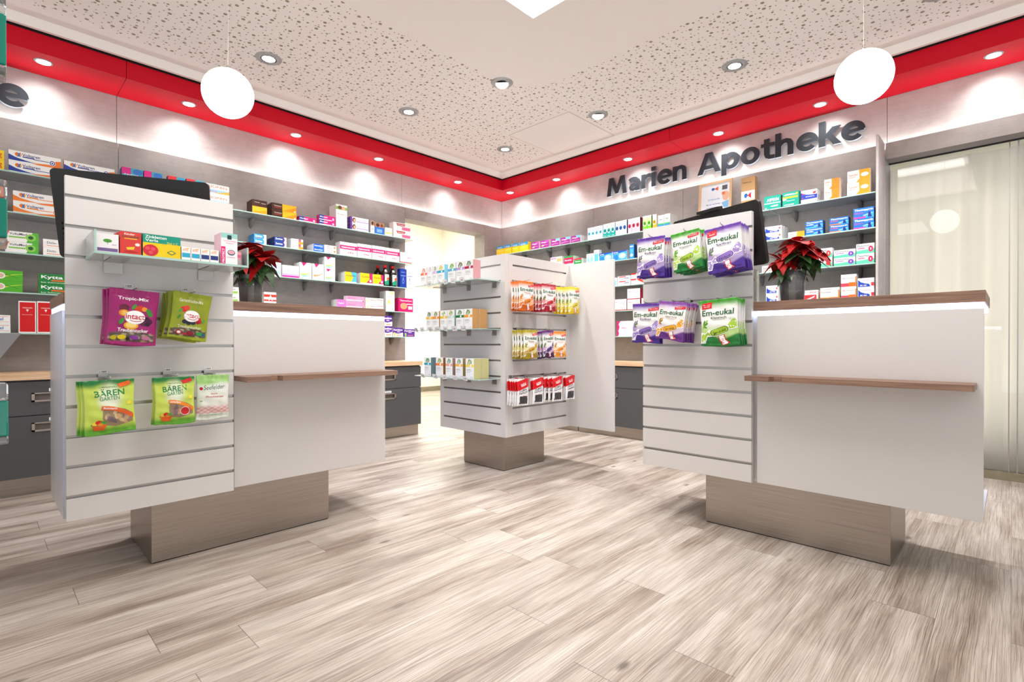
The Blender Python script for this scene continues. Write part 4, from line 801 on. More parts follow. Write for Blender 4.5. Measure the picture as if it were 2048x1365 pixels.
'tall_white': ('tall narrow white carton with red word', 'f1f0ec', 'e2e0dc', 'f1f0ec', [T('Vagisan', .2, .7, .6, .06, 'd05050'), E(.7, .9, .2, .08, 'd8e088'), R(.2, .35, .25, .2, 'e8e46a')]),
'magenta_box': ('magenta heat-wrap carton', 'e0186c', 'c01058', 'e0186c', [T('ThermaCare', .08, .76, .84, .12, 'ffffff'), E(.36, .42, .24, .24, 'f0a078'), R(.66, .18, .28, .24, 'd8dcec'), R(.56, .54, .4, .06, 'ffffff')]),
'femibion': ('white and purple pregnancy-vitamin carton', 'f5f2f4', 'dcd4e4', '5a2f94', fem('5a2f94', 'f0a050')),
'femibion_yellow': ('white and purple vitamin carton with yellow figure', 'f5f2f4', 'dcd4e4', '5a2f94', fem('5a2f94', 'f4c838')),
'femibion_purple': ('purple vitamin carton with green figure', '6a3fa4', '5a3494', '5a2f94', fem('5a2f94', '9ad84a')),
'yellow_blue': ('yellow carton with blue strip', 'f4cc1c', 'f0c818', '3a8fd0', [R(0, .68, 1, .32, '2f8fd0'), T('Lorano', .15, .74, .6, .16, 'e8f0f8'), R(.1, .4, .6, .08, 'f8e070')]),
'allegra': ('plum allergy-tablet carton with yellow top', '9c2c8c', 'f4f2f0', 'f0d02a', [R(.55, .62, .45, .38, 'b84aa4'), T('Allegra', .1, .6, .6, .22, 'ffffff'), swoosh('f08ab0', .3, .3, .1, .9, .08), E(.3, .3, .12, .1, 'f0e070')]),
'allegra_blue': ('plum allergy-tablet carton with blue corner', '9c2c8c', 'f4f2f0', '7ac0e8', [P('7ac0e8', (.6, .72), (1, .62), (1, 1), (.5, 1)), T('Allegra', .1, .55, .6, .22, 'ffffff'), swoosh('f0a0c0', .26, .26, .1, .9, .08)]),
'eye_light': ('narrow eye-drop carton in pale blue', 'dceaf4', 'c4dcec', 'e8eef4', eye('', 'e6f0f8', '6cc0e4', '')),
'eye_teal': ('narrow eye-drop carton in teal', 'd4ecdc', '0f6f70', 'e8f0ec', eye('', '16a098', '1a9c9c', '')),
'eye_blue': ('narrow eye-drop carton in blue', 'c8d4f0', '14244e', 'e4e8f4', eye('', 'ccd6f2', '1e4f98', '')),
'eye_pink': ('narrow eye-drop carton in pink', 'f6c8d4', '8c1830', 'f8e4e8', eye('', 'f4b4c4', 'b8103c', '')),
'eye_green': ('narrow eye-drop carton in lime green', 'c8e49a', '4a7a1c', 'e4f0d4', eye('', '74c42c', '58a81c', '')),
'eye_orange': ('narrow eye-drop carton in orange', 'f4e8e0', 'e8dcd4', 'f8f0e8', eye('', 'f4a41e', 'f0940e', '')),
'white_blue_strip': ('white carton with green and blue strip', 'f0f2ec', 'e8e8e4', 'f4f4f0', [R(0, .26, 1, .1, '4aac5a'), R(0, 0, 1, .26, '2a8ac4'), R(.2, .6, .5, .1, '8a9a8a')]),
'eye_white': ('white carton with peach and pink print', 'f5f1ef', 'e8e4e0', 'f5f1ef', [R(.55, .55, .4, .3, 'f4b070'), R(0, .8, .5, .14, 'ee8ab0')]),
'redgreen': ('red and green carton', 'f4f2f0', 'e8eae4', '3a9f5a', [R(0, .3, 1, .55, 'e0285c'), R(0, .85, 1, .15, '2f9a50'), T('Mucosolvan', .1, .55, .7, .14, 'ffffff')]),
'redgreen_green': ('green carton with red edge', '2c9a4c', 'e8eae4', '2c9a4c', [R(0, .8, 1, .2, 'd03050'), T('Sinupret', .15, .45, .7, .2, 'ffffff')]),
'lightblue_small': ('small white carton with light blue squares', 'f2f6f8', 'e4eaee', 'f2f6f8', [R(.1, .1, .34, .56, '8cd0f0'), R(.56, .1, .34, .56, '8cd0f0')]),
'lightblue_tall': ('tall white carton with light blue front', 'f2f4f6', 'e4e8ec', 'f2f4f6', [R(.1, .05, .8, .65, '5ab8ec'), R(.15, .8, .5, .06, '8a9ab0')]),
'blue_contact': ('wide blue carton with lens print', '48a8e4', 'e8ecf0', '2050a8', [P('1e50b4', (0, .7), (.5, .8), (1, .9), (1, 1), (0, 1)), R(.06, .1, .32, .5, '2a80d8'), T('BIOTRUE', .06, .78, .3, .12, 'ffffff'), E(.68, .45, .26, .3, 'a8daf4'), E(.68, .5, .14, .16, 'd0ecfa')]),
'blue_tall': ('tall blue carton with dark side', '2a8ade', '12306c', '1e60b4', [R(.1, .82, .7, .08, 'ffffff'), R(.15, .4, .6, .3, '4ab0ee'), E(.45, .25, .34, .12, 'bce4f8')]),
'redblue': ('flat white carton with red and blue print', 'f4f5f7', 'e8e8ea', 'f4f5f7', [R(.1, .72, .55, .2, 'd83a30'), R(.5, .42, .4, .14, '2a3a7c'), R(.04, .12, .6, .22, 'c8dcec')]),
'redblue_two': ('white carton with red cross pattern', 'd4e6f0', 'e8e8ea', 'd8382e', [P('e04434', (.4, 1), (.7, 1), (1, .5), (1, .1), (.6, .6)), R(0, .75, .4, .25, 'c8302a')]),
'rote_c': ('white and rose vitamin C carton', 'f4eeec', 'a8283c', 'f4eeec', [R(0, 0, 1, .08, 'b8283e'), T('rotie', .42, .62, .3, .12, 'd08a94', 0, 0), T('C', .78, .5, .1, .2, '6a5a5c'), E(.42, .6, .16, .3, 'f0dcda'), R(.08, .7, .24, .06, 'dc9aa4'), R(.5, .2, .4, .05, 'd8b0b4')]),
'vito': ('wide white carton with pink flower edge', 'f4eff0', 'e01e5c', 'f4eff0', [P('e8206a', (0, 0), (.08, 0), (.13, .2), (.08, .35), (.16, .6), (.1, .8), (.22, 1), (0, 1)), T('vito', .26, .48, .28, .16, 'e0306a', 0, .01), T('control', .54, .48, .4, .14, 'f0a0b8', 0, 0)]),
'aspirin': ('green painkiller carton', '14a08c', '0f8072', '18ac98', [T('ASPIRIN', .16, .58, .72, .24, 'ffffff', 0, .018), R(0, .40, 1, .10, 'a8d0c8'), P('e8f4f2', (.35, .22), (.6, .28), (.82, .3), (.84, .2), (.6, .16)), E(.1, .1, .06, .05, 'e8f4f2')]),
'aspirin_effect': ('green painkiller carton with yellow bar', '10a088', '0f8072', '18ac98', [T('ASPIRIN', .1, .76, .5, .12, 'ffffff', 0, .016), T('Effect', .62, .76, .22, .1, 'ffffff', 0, 0), R(.0, .56, .92, .12, 'f0dc28'), E(.12, .5, .12, .08, 'f4f8f4'), R(.25, .36, .5, .04, 'b8e0d8'), E(.86, .84, .07, .07, 'e8e43a'), R(.1, .08, .6, .06, 'f4f8f4')]),
'boxa': ('white and royal blue cold-tablet carton', 'f4f3f5', 'eceae8', 'f4f3f5', [P('2340b4', (0, .30), (1, .30), (1, .62), (.6, .62), (.3, .68), (0, .85)), T('BOXAGRIPPAL', .3, .45, .55, .08, 'f0f0ff'), E(.14, .72, .06, .06, 'd03058'), E(.1, .4, .05, .05, 'd03058'), P('c82a3c', (.72, .8), (.94, .86), (.92, .70), (.78, .66))]),
'orange_half': ('white and orange carton', 'f4efe8', 'f0ece8', 'f4efe8', [P('f08a1e', (.48, 1), (1, 1), (1, 0), (.30, 0), (.5, .3)), R(.06, .66, .34, .06, 'e86a3a'), R(.06, .5, .3, .05, 'e89a7a'), R(.06, .36, .26, .05, 'e89a7a')]),
'orange_half_big': ('large white and orange ibuprofen carton', 'f4efe8', 'f0ece8', 'f4efe8', [P('f59a1e', (.52, 1), (1, 1), (1, 0), (.38, 0), (.54, .3)), T('Tamofen', .05, .56, .42, .18, 'd8502a'), R(.06, .44, .3, .05, 'e89a7a'), E(.77, .58, .17, .16, 'fff2e0')]),
'blue_wave': ('white carton with blue wave', 'f4f4f6', 'e8e8ea', 'f4f4f6', [P('2048b8', (.04, .12), (.84, .12), (.84, .4), (.5, .36), (.2, .55), (.04, .82)), T('IBU 400', .3, .2, .45, .14, 'ffffff'), P('d83a34', (.78, .66), (.94, .84), (.9, .5))]),
'blue_wave_two': ('white ibuprofen carton with blue wave and red mark', 'f4f4f6', 'e8e8ea', 'f4f4f6', [P('2048b8', (.03, .12), (.78, .12), (.70, .4), (.45, .46), (.2, .6), (.03, .85)), T('IBU 400', .15, .2, .4, .14, 'ffffff'), R(.82, .2, .18, .35, 'd03a4a'), R(.3, .75, .5, .05, 'e8a0a8')]),
'flat_orange': ('flat white carton with orange end', 'f4f0ea', 'ece8e2', 'f4f0ea', [P('f4a428', (.5, 0), (1, 0), (1, 1), (.56, 1)), R(.08, .5, .34, .14, 'c8a890')]),
'thomapyrin': ('light blue headache-tablet carton', '1d6fc4', '153a78', '2a80d0', thom('58b4ec', 'ffffff', 'CLASSIC')),
'thomapyrin_int': ('blue headache-tablet carton with orange foot', '1d5fb4', '12305c', '1d5fb4', thom('f07a2a', 'e84a3a', 'INTENSIV')),
'thomapyrin_duo': ('blue headache-tablet carton with magenta foot', '1d6fc4', '12305c', '1d6fc4', thom('e83aa0', 'c03a9c', 'DUO')),
'white_red': ('white carton with red lettering', 'f5f1f0', 'e8e4e2', 'f5f1f0', [T('ASPIRIN', .08, .45, .7, .26, 'd84a44', 0, .02, .15), R(.05, .2, .8, .06, 'd84a44')]),
'dolormin_red': ('white and mint carton with red disc', 'f4f4f2', 'e4e6e4', 'f4f4f2', dolo('f0989a', 'ea3c3c')),
'dolormin_pur': ('white and mint carton with purple disc', 'f4f4f2', 'e4e6e4', 'f4f4f2', dolo('9a5fc4', '7c3cb8')),
'dolormin_pink': ('white and mint carton with crimson disc', 'f4f4f2', 'e4e6e4', 'f4f4f2', dolo('e04870', 'd81c54')),
'red_plus': ('white and red carton with plus lettering', 'f4f1ef', 'ecc8c4', 'f4f1ef', [R(0, 0, .9, .56, 'd8343a'), T('ratio', .04, .72, .36, .16, '8a9aa8', 0, 0), T('plus', .46, .70, .42, .2, 'd8343a', 0, .016), P('f4e8e4', (.1, .1), (.5, .3), (.8, .48), (.74, .3), (.4, .12))]),
'orange_flatbox': ('white carton with orange foot and edge', 'f4f2ee', 'e4e0da', 'f4f2ee', [R(0, 0, .5, .22, 'f4a44a'), R(.5, 0, .5, .22, 'ee8428'), R(.93, .2, .07, .6, 'ee8428'), R(.3, .84, .3, .05, 'd0a8a0'), T('Paracetamol', .05, .58, .5, .12, '6a6a70', 0, 0)]),
'orange_red_box': ('white carton with red and orange foot', 'f4f2f0', 'e4e0da', 'f4f2f0', [R(0, 0, .5, .28, 'e2465a'), R(.5, 0, .5, .34, 'f0702a'), R(.92, .3, .08, .5, 'f08a4a'), T('ASS', .08, .62, .2, .14, 'c85a60'), R(.32, .66, .5, .04, 'a8a8a8')]),
}
BOXM = {}
def carton_mesh(key, w, h, d):
    k = (key, round(w, 3), round(h, 3), round(d, 3))
    if k in BOXM: return BOXM[k]
    _, base, side, top, art = D[key]
    b = MB(); b.box(0, w, 0, d, 0, h, ink(base), faces=('y0', 'y1', 'z0')); b.box(0, w, 0, d, 0, h, ink(side), faces=('x0', 'x1')); b.box(0, w, 0, d, 0, h, ink(top), faces=('z1',))
    draw(b, art, lambda u, v, l: (u * w, -.0001 * l, v * h))
    BOXM[k] = b.data('carton'); return BOXM[k]
ORD = ['first', 'second', 'third', 'fourth', 'fifth', 'sixth', 'seventh']
def lab(*parts): return ' '.join(p for p in parts if p)
from collections import Counter
rowcount = Counter((p[0], p[1], p[2]) for p in PRODUCTS); seen = Counter()
tot = Counter(p[1] for p in PRODUCTS)
for wall, key, s, x, w, h, st, dp, d in PRODUCTS:
    desc = D[key][0]; n = rowcount[(wall, key, s)]; i = seen[(wall, key, s)]; seen[(wall, key, s)] += 1
    pos = '' if n == 1 else (('left', 'right')[i] if n == 2 else ('leftmost', 'second', 'third', 'rightmost' if n == 4 else 'fourth')[i] if n > 3 else ('left', 'middle', 'right')[i])
    wallname = 'left wall' if wall == 'L' else 'right wall'
    for q in range(dp):
        for r in range(st):
            role = []
            if st > 1: role.append(('lower', 'upper')[r])
            if dp > 1: role.append('front' if q == 0 else 'rearmost' if q == dp - 1 else ORD[q] + ' deep')
            label = lab(' '.join(([pos] if pos else []) + role), desc + ',', '%s %s shelf' % (wallname, SN[s]))
            z = SH[s] + .0004 + r * (h + .0006)
            jx = (random.uniform(-.0025, .0025) + .004 * q) if (q or r) else 0; y = .0012 * q + q * d
            o = bpy.data.objects.new('medicine_box', carton_mesh(key, w, h, d)); COL.objects.link(o)
            if wall == 'L': o.location = (x + jx * .4, 4.515 + y, z); o.rotation_euler = (0, 0, 0)
            else: o.location = (4.465 + y, x - jx * .4, z); o.rotation_euler = (0, 0, -PI / 2)
            tag(o, label, 'medicine box', '%ss on the %s shelf of the %s' % (desc, SN[s], wallname))
# syrup bottles and the blue and white bottles on the third left shelf
def syrup(x, y, label):
    t = thing('syrup_bottle', label, 'bottle', (x, y, SH[2] + .0005), 0, 'brown syrup bottles with red caps'); m = mat('dark_brown_glass', '1c0f0b', .12, spec=.6)
    b = MB(); b.lathe([(0, 0), (.036, 0), (.039, .004), (.039, .125), (.034, .145), (.015, .168), (.013, .185), (0, .185)], m); b.build('bottle_body', t)
    b = MB(); b.lathe([(0, .1853), (.0165, .1853), (.0165, .210), (.015, .212), (0, .212)], ink('d8201c'), seg=20); b.build('cap', t)
    b = MB(); r = .0396; n = 14; art = [R(0, 0, 1, 1, 'eef0ea'), R(0, 0, 1, .30, '1f9a78'), P('1f9a78', (0, .3), (1, .3), (1, .4), (.5, .5)), E(.5, .6, .24, .14, 'd8502a'), E(.36, .54, .12, .08, 'e87a3a'), T('Rotbaeckchen', .1, .82, .8, .08, '3a3a3a', 0, .01)]
    draw(b, art, lambda u, v, l: ((r + .0003 * l) * math.sin((u - .5) * 1.9 + .35), -(r + .0003 * l) * math.cos((u - .5) * 1.9 + .35), .012 + v * .105), maxlen=.2); b.build('front_label', t)
for x, y, lb in ((2.812, 4.62, 'brown syrup bottle with red cap, left one in the back'), (2.850, 4.545, 'brown syrup bottle with red cap, left one in front on third shelf'), (2.899, 4.63, 'brown syrup bottle with red cap, hidden between the two front ones'), (2.938, 4.545, 'brown syrup bottle with red cap, front one beside the blue bottle')): syrup(x, y, lb)
def flask(x, w, body, txt, label, word):
    t = thing('lotion_bottle', label, 'bottle', (x, 4.53, SH[2] + .0005)); b = MB(); h = .195; pts = []
    for z, k in ((0, .92), (.01, 1), (.08, .93), (.15, .98), (.185, 1), (h, .9)): pts.append((z, k))
    vs = []; fs = []
    for z, k in pts: vs += [(w / 2 - w / 2 * k, 0, z), (w / 2 + w / 2 * k, 0, z), (w / 2 + w / 2 * k, .05, z), (w / 2 - w / 2 * k, .05, z)]
    for i in range(len(pts) - 1):
        for k in range(4): q = 4 * i + k; n_ = 4 * i + (k + 1) % 4; fs.append((q, n_, n_ + 4, q + 4))
    fs += [(3, 2, 1, 0), tuple(range(len(vs) - 4, len(vs)))]; b.mesh(vs, fs, ink(body))
    art = [T(word, .18, .78, .64, .08, txt), R(.1, .62, .8, .03, txt), E(.5, .34, .16, .12, txt), P(txt, (.4, .4), (.6, .4), (.5, .58)), E(.5, .34, .11, .09, body)]
    draw(b, art, lambda u, v, l: (u * w, -.0003 - .0002 * l, v * h)); b.build('bottle_body', t)
flask(3.018, .078, '1c3a9c', '8ab0f0', 'dark blue lotion bottle at the right end of third left shelf', 'alkapur')
flask(3.100, .072, 'eef0f4', '4a78c4', 'white lotion bottle at the right end of third left shelf', 'alkapur')
# dark red booklet lying on the left counter
b = MB(); b.box(-.10, .10, -.07, .07, 0, .012, ink('7a2434'), bev=.001); tag(b.build('booklet', None, (1.22, 2.86, CT + .0005), .2), 'dark red flat booklet lying on the left counter top', 'booklet')
b = MB(); b.tube([(.33, 2.63, CT + .003), (.345, 2.66, CT + .03), (.31, 2.70, CT + .035), (.27, 2.70, CT + .012), (.25, 2.66, CT + .003)], .0025, BLACK, 6); tag(b.build('cable'), 'thin black cable loop on the oak top of left counter at its far left end', 'cable')

# ------------------------------------------------------------------ herbal tea cartons on the tower's glass shelves
def plant(seedc, leafc):
    return [E(.35, .84, .13, .05, leafc, .6), E(.62, .88, .14, .045, leafc, -.5), E(.5, .76, .13, .05, leafc, 1.3), E(.42, .92, .07, .04, seedc), E(.66, .78, .06, .035, seedc), E(.3, .74, .05, .03, seedc)]
TEA = {}
def tea(key, desc, band, side, fl, lf):
    TEA[key] = (desc, band, side, fl, lf)
    D['tea_' + key] = (desc, 'f0f1f0', side, 'e8eae8', plant(fl, lf) + [R(0, .58, 1, .12, band), E(.62, .64, .10, .05, 'ffffff'), R(.12, .44, .5, .02, '8a9490'), R(.12, .38, .6, .015, 'b0b8b4'), R(.12, .3, .45, .015, 'b0b8b4'), R(.6, .06, .3, .03, 'c8ccc8')])
for a in (('salmon', 'tea box with salmon red front', 'ee7a58', 'e8a090', 'd8503c', 'e89a80'), ('pale', 'tea box in pale lilac with orange foot', 'e8e0ee', 'd8d0dc', 'c8b0d0', 'c8d0c0'), ('lilac', 'tea box with lilac flower print', 'c8b4dc', 'd0c4dc', '9a70c0', '8ab04a'), ('turq', 'tea box with turquoise band and yellow flower', '2aa8c8', '8ac4d4', 'f0c020', 'c8d040'), ('blue', 'tea box with blue band and big green leaf', '5ab0d4', '8fb8cc', '6ab82a', '5aa82a'), ('violet', 'tea box with violet band and brown herb', 'b89ad0', 'c0b0d0', '8a4a50', '4a7a3a'), ('crimson', 'tea box with crimson band and pink side', 'b8204a', 'd8a0a4', '7a2a3a', '4a8a4a'),
          ('yellow', 'tea box with yellow band and dark berries', 'f4c040', 'd8c080', '4a2a5a', '3a7a3a'), ('orange', 'tea box with orange band and amber fruit', 'f08a28', 'c89a60', 'a8602a', '6a8a3a'), ('daisy', 'tea box with yellow band and daisies', 'f0c428', 'd8c890', 'f4f0e0', '8ab04a'), ('mint', 'tea box with pale mint band and yellow bloom', 'c8dcd8', 'a8c4c0', 'f0b020', '6aa84a'), ('green', 'tea box with dark green band', '1f7a44', '8a9a90', '3a8a4a', '3a8a4a'), ('amber', 'tea box with amber band and kraft brown side', 'f0a030', 'c89860', '4a7a2a', '7a9a3a'),
          ('cyan', 'tea box with cyan band and grey-blue side', '1fa4c0', '7f9ca4', '3a9a4a', '2f8a3a'), ('ginger', 'tea box with orange band and brown side', 'ee7a1e', 'a8784a', 'c85a1e', '6aa82a'), ('rosy', 'tea box with salmon band and rosy side', 'f0a890', 'b89890', '3a8a5a', '4a9a6a'), ('meadow', 'tea box with yellow band and violet bloom', 'f4b83a', 'a89468', 'a04ab0', '6aa84a'), ('lime', 'tea box with yellow band and pale lime side', 'f0d850', 'd0cc90', '3a6a2a', '9ab04a')): tea(*a)
TSH = [1.383, 1.040, .688]; TN = ['top', 'middle', 'lowest']
tags_y = [[3.165, 3.037, 2.972, 2.886, 2.787], [3.333, 3.254, 3.153, 3.062, 2.973, 2.870, 2.772], [3.249, 3.099, 2.986, 2.866, 2.756]]
rowsT = [[('salmon', 3.322, .082, 1), ('pale', 3.236, .070, 1), ('lilac', 3.162, .050, 1), ('turq', 3.110, .086, 1), ('blue', 2.984, .090, 1), ('violet', 2.889, .093, 1), ('crimson', 2.795, .090, 1)],
         [('yellow', 3.252, .080, 1), ('orange', 3.170, .080, 1), ('daisy', 3.078, .085, 1), ('mint', 2.990, .080, 1), ('green', 2.892, .086, 1), ('amber', 2.803, .088, 2)],
         [('cyan', 3.277, .086, 1), ('ginger', 3.130, .088, 1), ('rosy', 3.013, .080, 1), ('meadow', 2.900, .082, 1), ('lime', 2.787, .088, 2)]]
for s in range(3):
    z = TSH[s]; t = thing('glass_shelf', 'glass shelf hung on left face of the display tower, %s one' % TN[s], 'shelf', (DX, 3.36, z), -PI / 2, 'glass shelves on the display tower')
    W_ = .74; b = MB(); b.box(.002, W_ - .002, -.212, -.001, -.006, 0, GLASS); b.box(.002, W_ - .002, -.2138, -.2122, -.006, 0, GEDGE); b.box(0, .0018, -.2138, -.001, -.006, 0, GEDGE); b.box(W_ - .0018, W_, -.2138, -.001, -.006, 0, GEDGE); b.build('glass_pane', t)
    for x in (.11, .40, .68): b = MB(); b.box(x - .022, x + .022, -.0032, -.0006, -.046, -.0065, ALU); b.box(x - .022, x + .022, -.10, -.0006, -.0085, -.0065, ALU); b.build('bracket', t)
    for key, y, w, dp in rowsT[s]:
        for q in range(dp):
            o = bpy.data.objects.new('tea_box', carton_mesh('tea_' + key, w, .142, .070)); COL.objects.link(o)
            o.location = (2.402 + q * .0725, y, z + .0004); o.rotation_euler = (0, 0, -PI / 2)
            tag(o, lab('rear' if q else ('front' if dp > 1 else ''), D['tea_' + key][0], 'on %s shelf of display tower' % TN[s]), 'tea box', 'herbal tea boxes on the display tower')
    for k, y in enumerate(tags_y[s]):
        n = len(tags_y[s]); o = thing('price_tag', 'small white price tag clipped to the %s tower shelf, %s' % (TN[s], 'leftmost' if k == 0 else 'rightmost' if k == n - 1 else ORD[k] + ' from the left'), 'price tag', (2.3695, y, z + .004), -PI / 2 + random.uniform(-.15, .15), 'price tags on the tower shelves')
        b = MB(); b.box(-.024, .024, -.003, 0, -.018, .018, mat('grey_tag_frame', 'cfd0d2', .4)); f = b.build('tag_frame', o)
        b = MB(); b.box(-.021, .021, -.0036, -.0031, -.0155, .0155, PAPERW); vs, fs, _ = glyphs('%d,%d5' % (2 + (k * 3 + s) % 5, (k * 7 + s * 3) % 10), .01); b.mesh([(-.012 + x * .026, -.0039, -.008 + y2 * .012) for x, y2, _ in vs], fs, ink('4a4c50')); p = b.build('paper_insert', o)
        tl = random.uniform(.25, .5)
        for c in (f, p): c.rotation_euler = (tl, random.uniform(-.12, .12) if (s, k) != (0, 1) else .6, 0)
# lower orange foot on the pale box
# ------------------------------------------------------------------ glass tray with small packs on the left slat panel
t = thing('glass_tray', 'glass tray shelf with side walls on the left slat panel', 'shelf', (.283, 2.546, 1.268))
TW = .512; TD = .222; b = MB(); b.box(.004, TW - .004, -TD + .001, -.001, -.008, 0, GLASS); b.build('glass_pane', t)
b = MB(); b.box(0, TW, -TD - .0005, -TD + .0009, -.0085, 0, GEDGE)
for x in (0, TW - .006): b.box(x, x + .006, -TD + .001, -.001, .0004, .075, GLASS); b.box(x, x + .006, -TD - .0005, -TD + .0009, .0004, .075, GEDGE); b.box(x, x + .006, -TD + .001, -.001, .0752, .0762, GEDGE); b.box(x, x + .006, -TD + .001, -.001, -.0085, .0003, GEDGE)
b.build('glass_rim', t)
for x in (.085, .410): b = MB(); b.box(x - .03, x + .03, -.0035, -.0008, -.053, -.0092, ALU); b.box(x - .03, x + .03, -.16, -.0008, -.0105, -.0088, ALU); b.build('bracket', t)
D.update({
'purple_card': ('small white card box with purple foot and tree', 'f0eef0', 'e4e0e4', 'f0eef0', [R(.04, .04, .92, .18, '7a5f94'), E(.5, .62, .2, .1, '4f9a3a'), R(.49, .42, .02, .18, '4a6a3a'), T('Natur', .7, .4, .2, .05, '5a5a6a', 0, 0)]),
'red_card': ('red lozenge box with yellow print', 'd8403a', 'c8302c', 'e8584e', [T('Kinder', .2, .86, .5, .09, 'f4e8e0', 0, .02), T('Em-eukal', .1, .74, .8, .11, '1f5a34'), R(.2, .68, .6, .04, 'f0c040'), E(.82, .46, .12, .07, 'f4e8d8'), P('f0cc3a', (.28, .3), (.7, .36), (.64, .22), (.34, .2)), E(.5, .12, .34, .03, 'b82822')]),
'zinkletten': ('yellow and teal zinc box with raspberry', 'f2cc1c', '168a74', 'e8c418', [R(0, .62, 1, .38, '18967e'), T('Zinkletten', .06, .82, .56, .13, 'ffffff'), T('Verla', .06, .67, .34, .12, 'ffffff'), T('Zink + C', .62, .62, .3, .10, 'f4dc40', 0, .01), E(.2, .28, .2, .26, 'd02a3c'), E(.12, .36, .06, .08, 'e05060'), E(.26, .34, .06, .08, 'e05060'), E(.2, .18, .06, .08, 'e05060'), P('2a7a5a', (.62, .25), (.75, .36), (.88, .25), (.75, .14)), P('f2cc1c', (.66, .25), (.75, .32), (.84, .25), (.75, .18))]),
'bloc_blue': ('small white dextrose box with light blue field', 'f5f2ee', 'e8e4e0', 'f6efe8', [R(.06, .2, .88, .34, '2fa8cc'), T('DEXTRO', .14, .70, .6, .12, 'e8682a'), P('f4b43a', (.1, .85), (.7, .85), (.9, .95))]),
'bloc_navy': ('small white dextrose box with navy field', 'f5f2ee', 'e8e4e0', 'f6efe8', [R(.06, .2, .88, .34, '2a3c7c'), T('DEXTRO', .14, .70, .6, .12, 'e8682a'), P('f4b43a', (.1, .85), (.7, .85), (.9, .95))]),
'protect': ('tall white and pink dental gum box with mint top', 'f4f1f2', 'f0c8d8', '9ad0c8', [R(0, .84, 1, .16, '9ad0c8'), R(.38, .80, .26, .14, '16383c'), R(0, 0, .26, .56, 'e81878'), T('Zahnfleischpflege', .12, .72, .8, .05, 'e04a90', 0, 0), T('Kaugummi', .3, .65, .45, .05, 'e04a90', 0, 0), ('T', 'PROTECT', .20, .04, .46, .13, 'ffffff', PI / 2, .02, 0), E(.62, .38, .24, .09, '3a6a80'), E(.62, .39, .2, .06, 'e8a0b0'), R(.35, .22, .5, .02, 'e0a0b8')]),
'pink_stub': ('small rose and grey box', 'e8a0b0', 'c8c0c0', 'e8a0b0', [R(.1, .1, .8, .35, 'b8b4b8'), R(.1, .6, .8, .2, 'd86a88')]),
'teal_pack': ('small teal pack', '1fa08c', '178a78', '1fa08c', [])})
def tray(key, x, w, h, d, y, label, name='remedy_box'):
    o = bpy.data.objects.new(name, carton_mesh(key, w, h, d)); COL.objects.link(o); o.location = (x, y, 1.2684); tag(o, label, 'box', 'small packs in the glass tray'); return o
Y0 = 2.336
tray('purple_card', .290, .064, .066, .05, Y0, 'white card box with purple foot at left in the glass tray')
tray('teal_pack', .292, .040, .066, .05, Y0 + .125, 'small teal pack at the rear left corner of the glass tray')
for q in range(3): tray('red_card', .358 - .003 * q, .064, .082, .030, Y0 + .0335 * q, 'red lozenge box in the glass tray, %s of three' % ('front', 'middle', 'rear')[q])
for q in range(2): tray('zinkletten', .427, .122, .084, .035, Y0 + .037 * q, 'yellow and teal zinc box with raspberry in the glass tray, %s' % ('front', 'rear')[q])
for k in range(4):
    for q in range(4): tray('bloc_blue' if k < 2 else 'bloc_navy', .552 + .0335 * k, .0315, .051, .032, Y0 + .035 * q, 'small white dextrose box, %s field, %s row, %s from front, glass tray' % ('light blue' if k < 2 else 'navy', 'left' if k % 2 == 0 else 'right', ORD[q]))
tray('protect', .693, .062, .128, .090, Y0, 'tall white and pink dental gum box in the glass tray', 'gum_box')
tray('pink_stub', .759, .018, .058, .06, Y0 + .02, 'small rose and grey box at the right end of the glass tray')
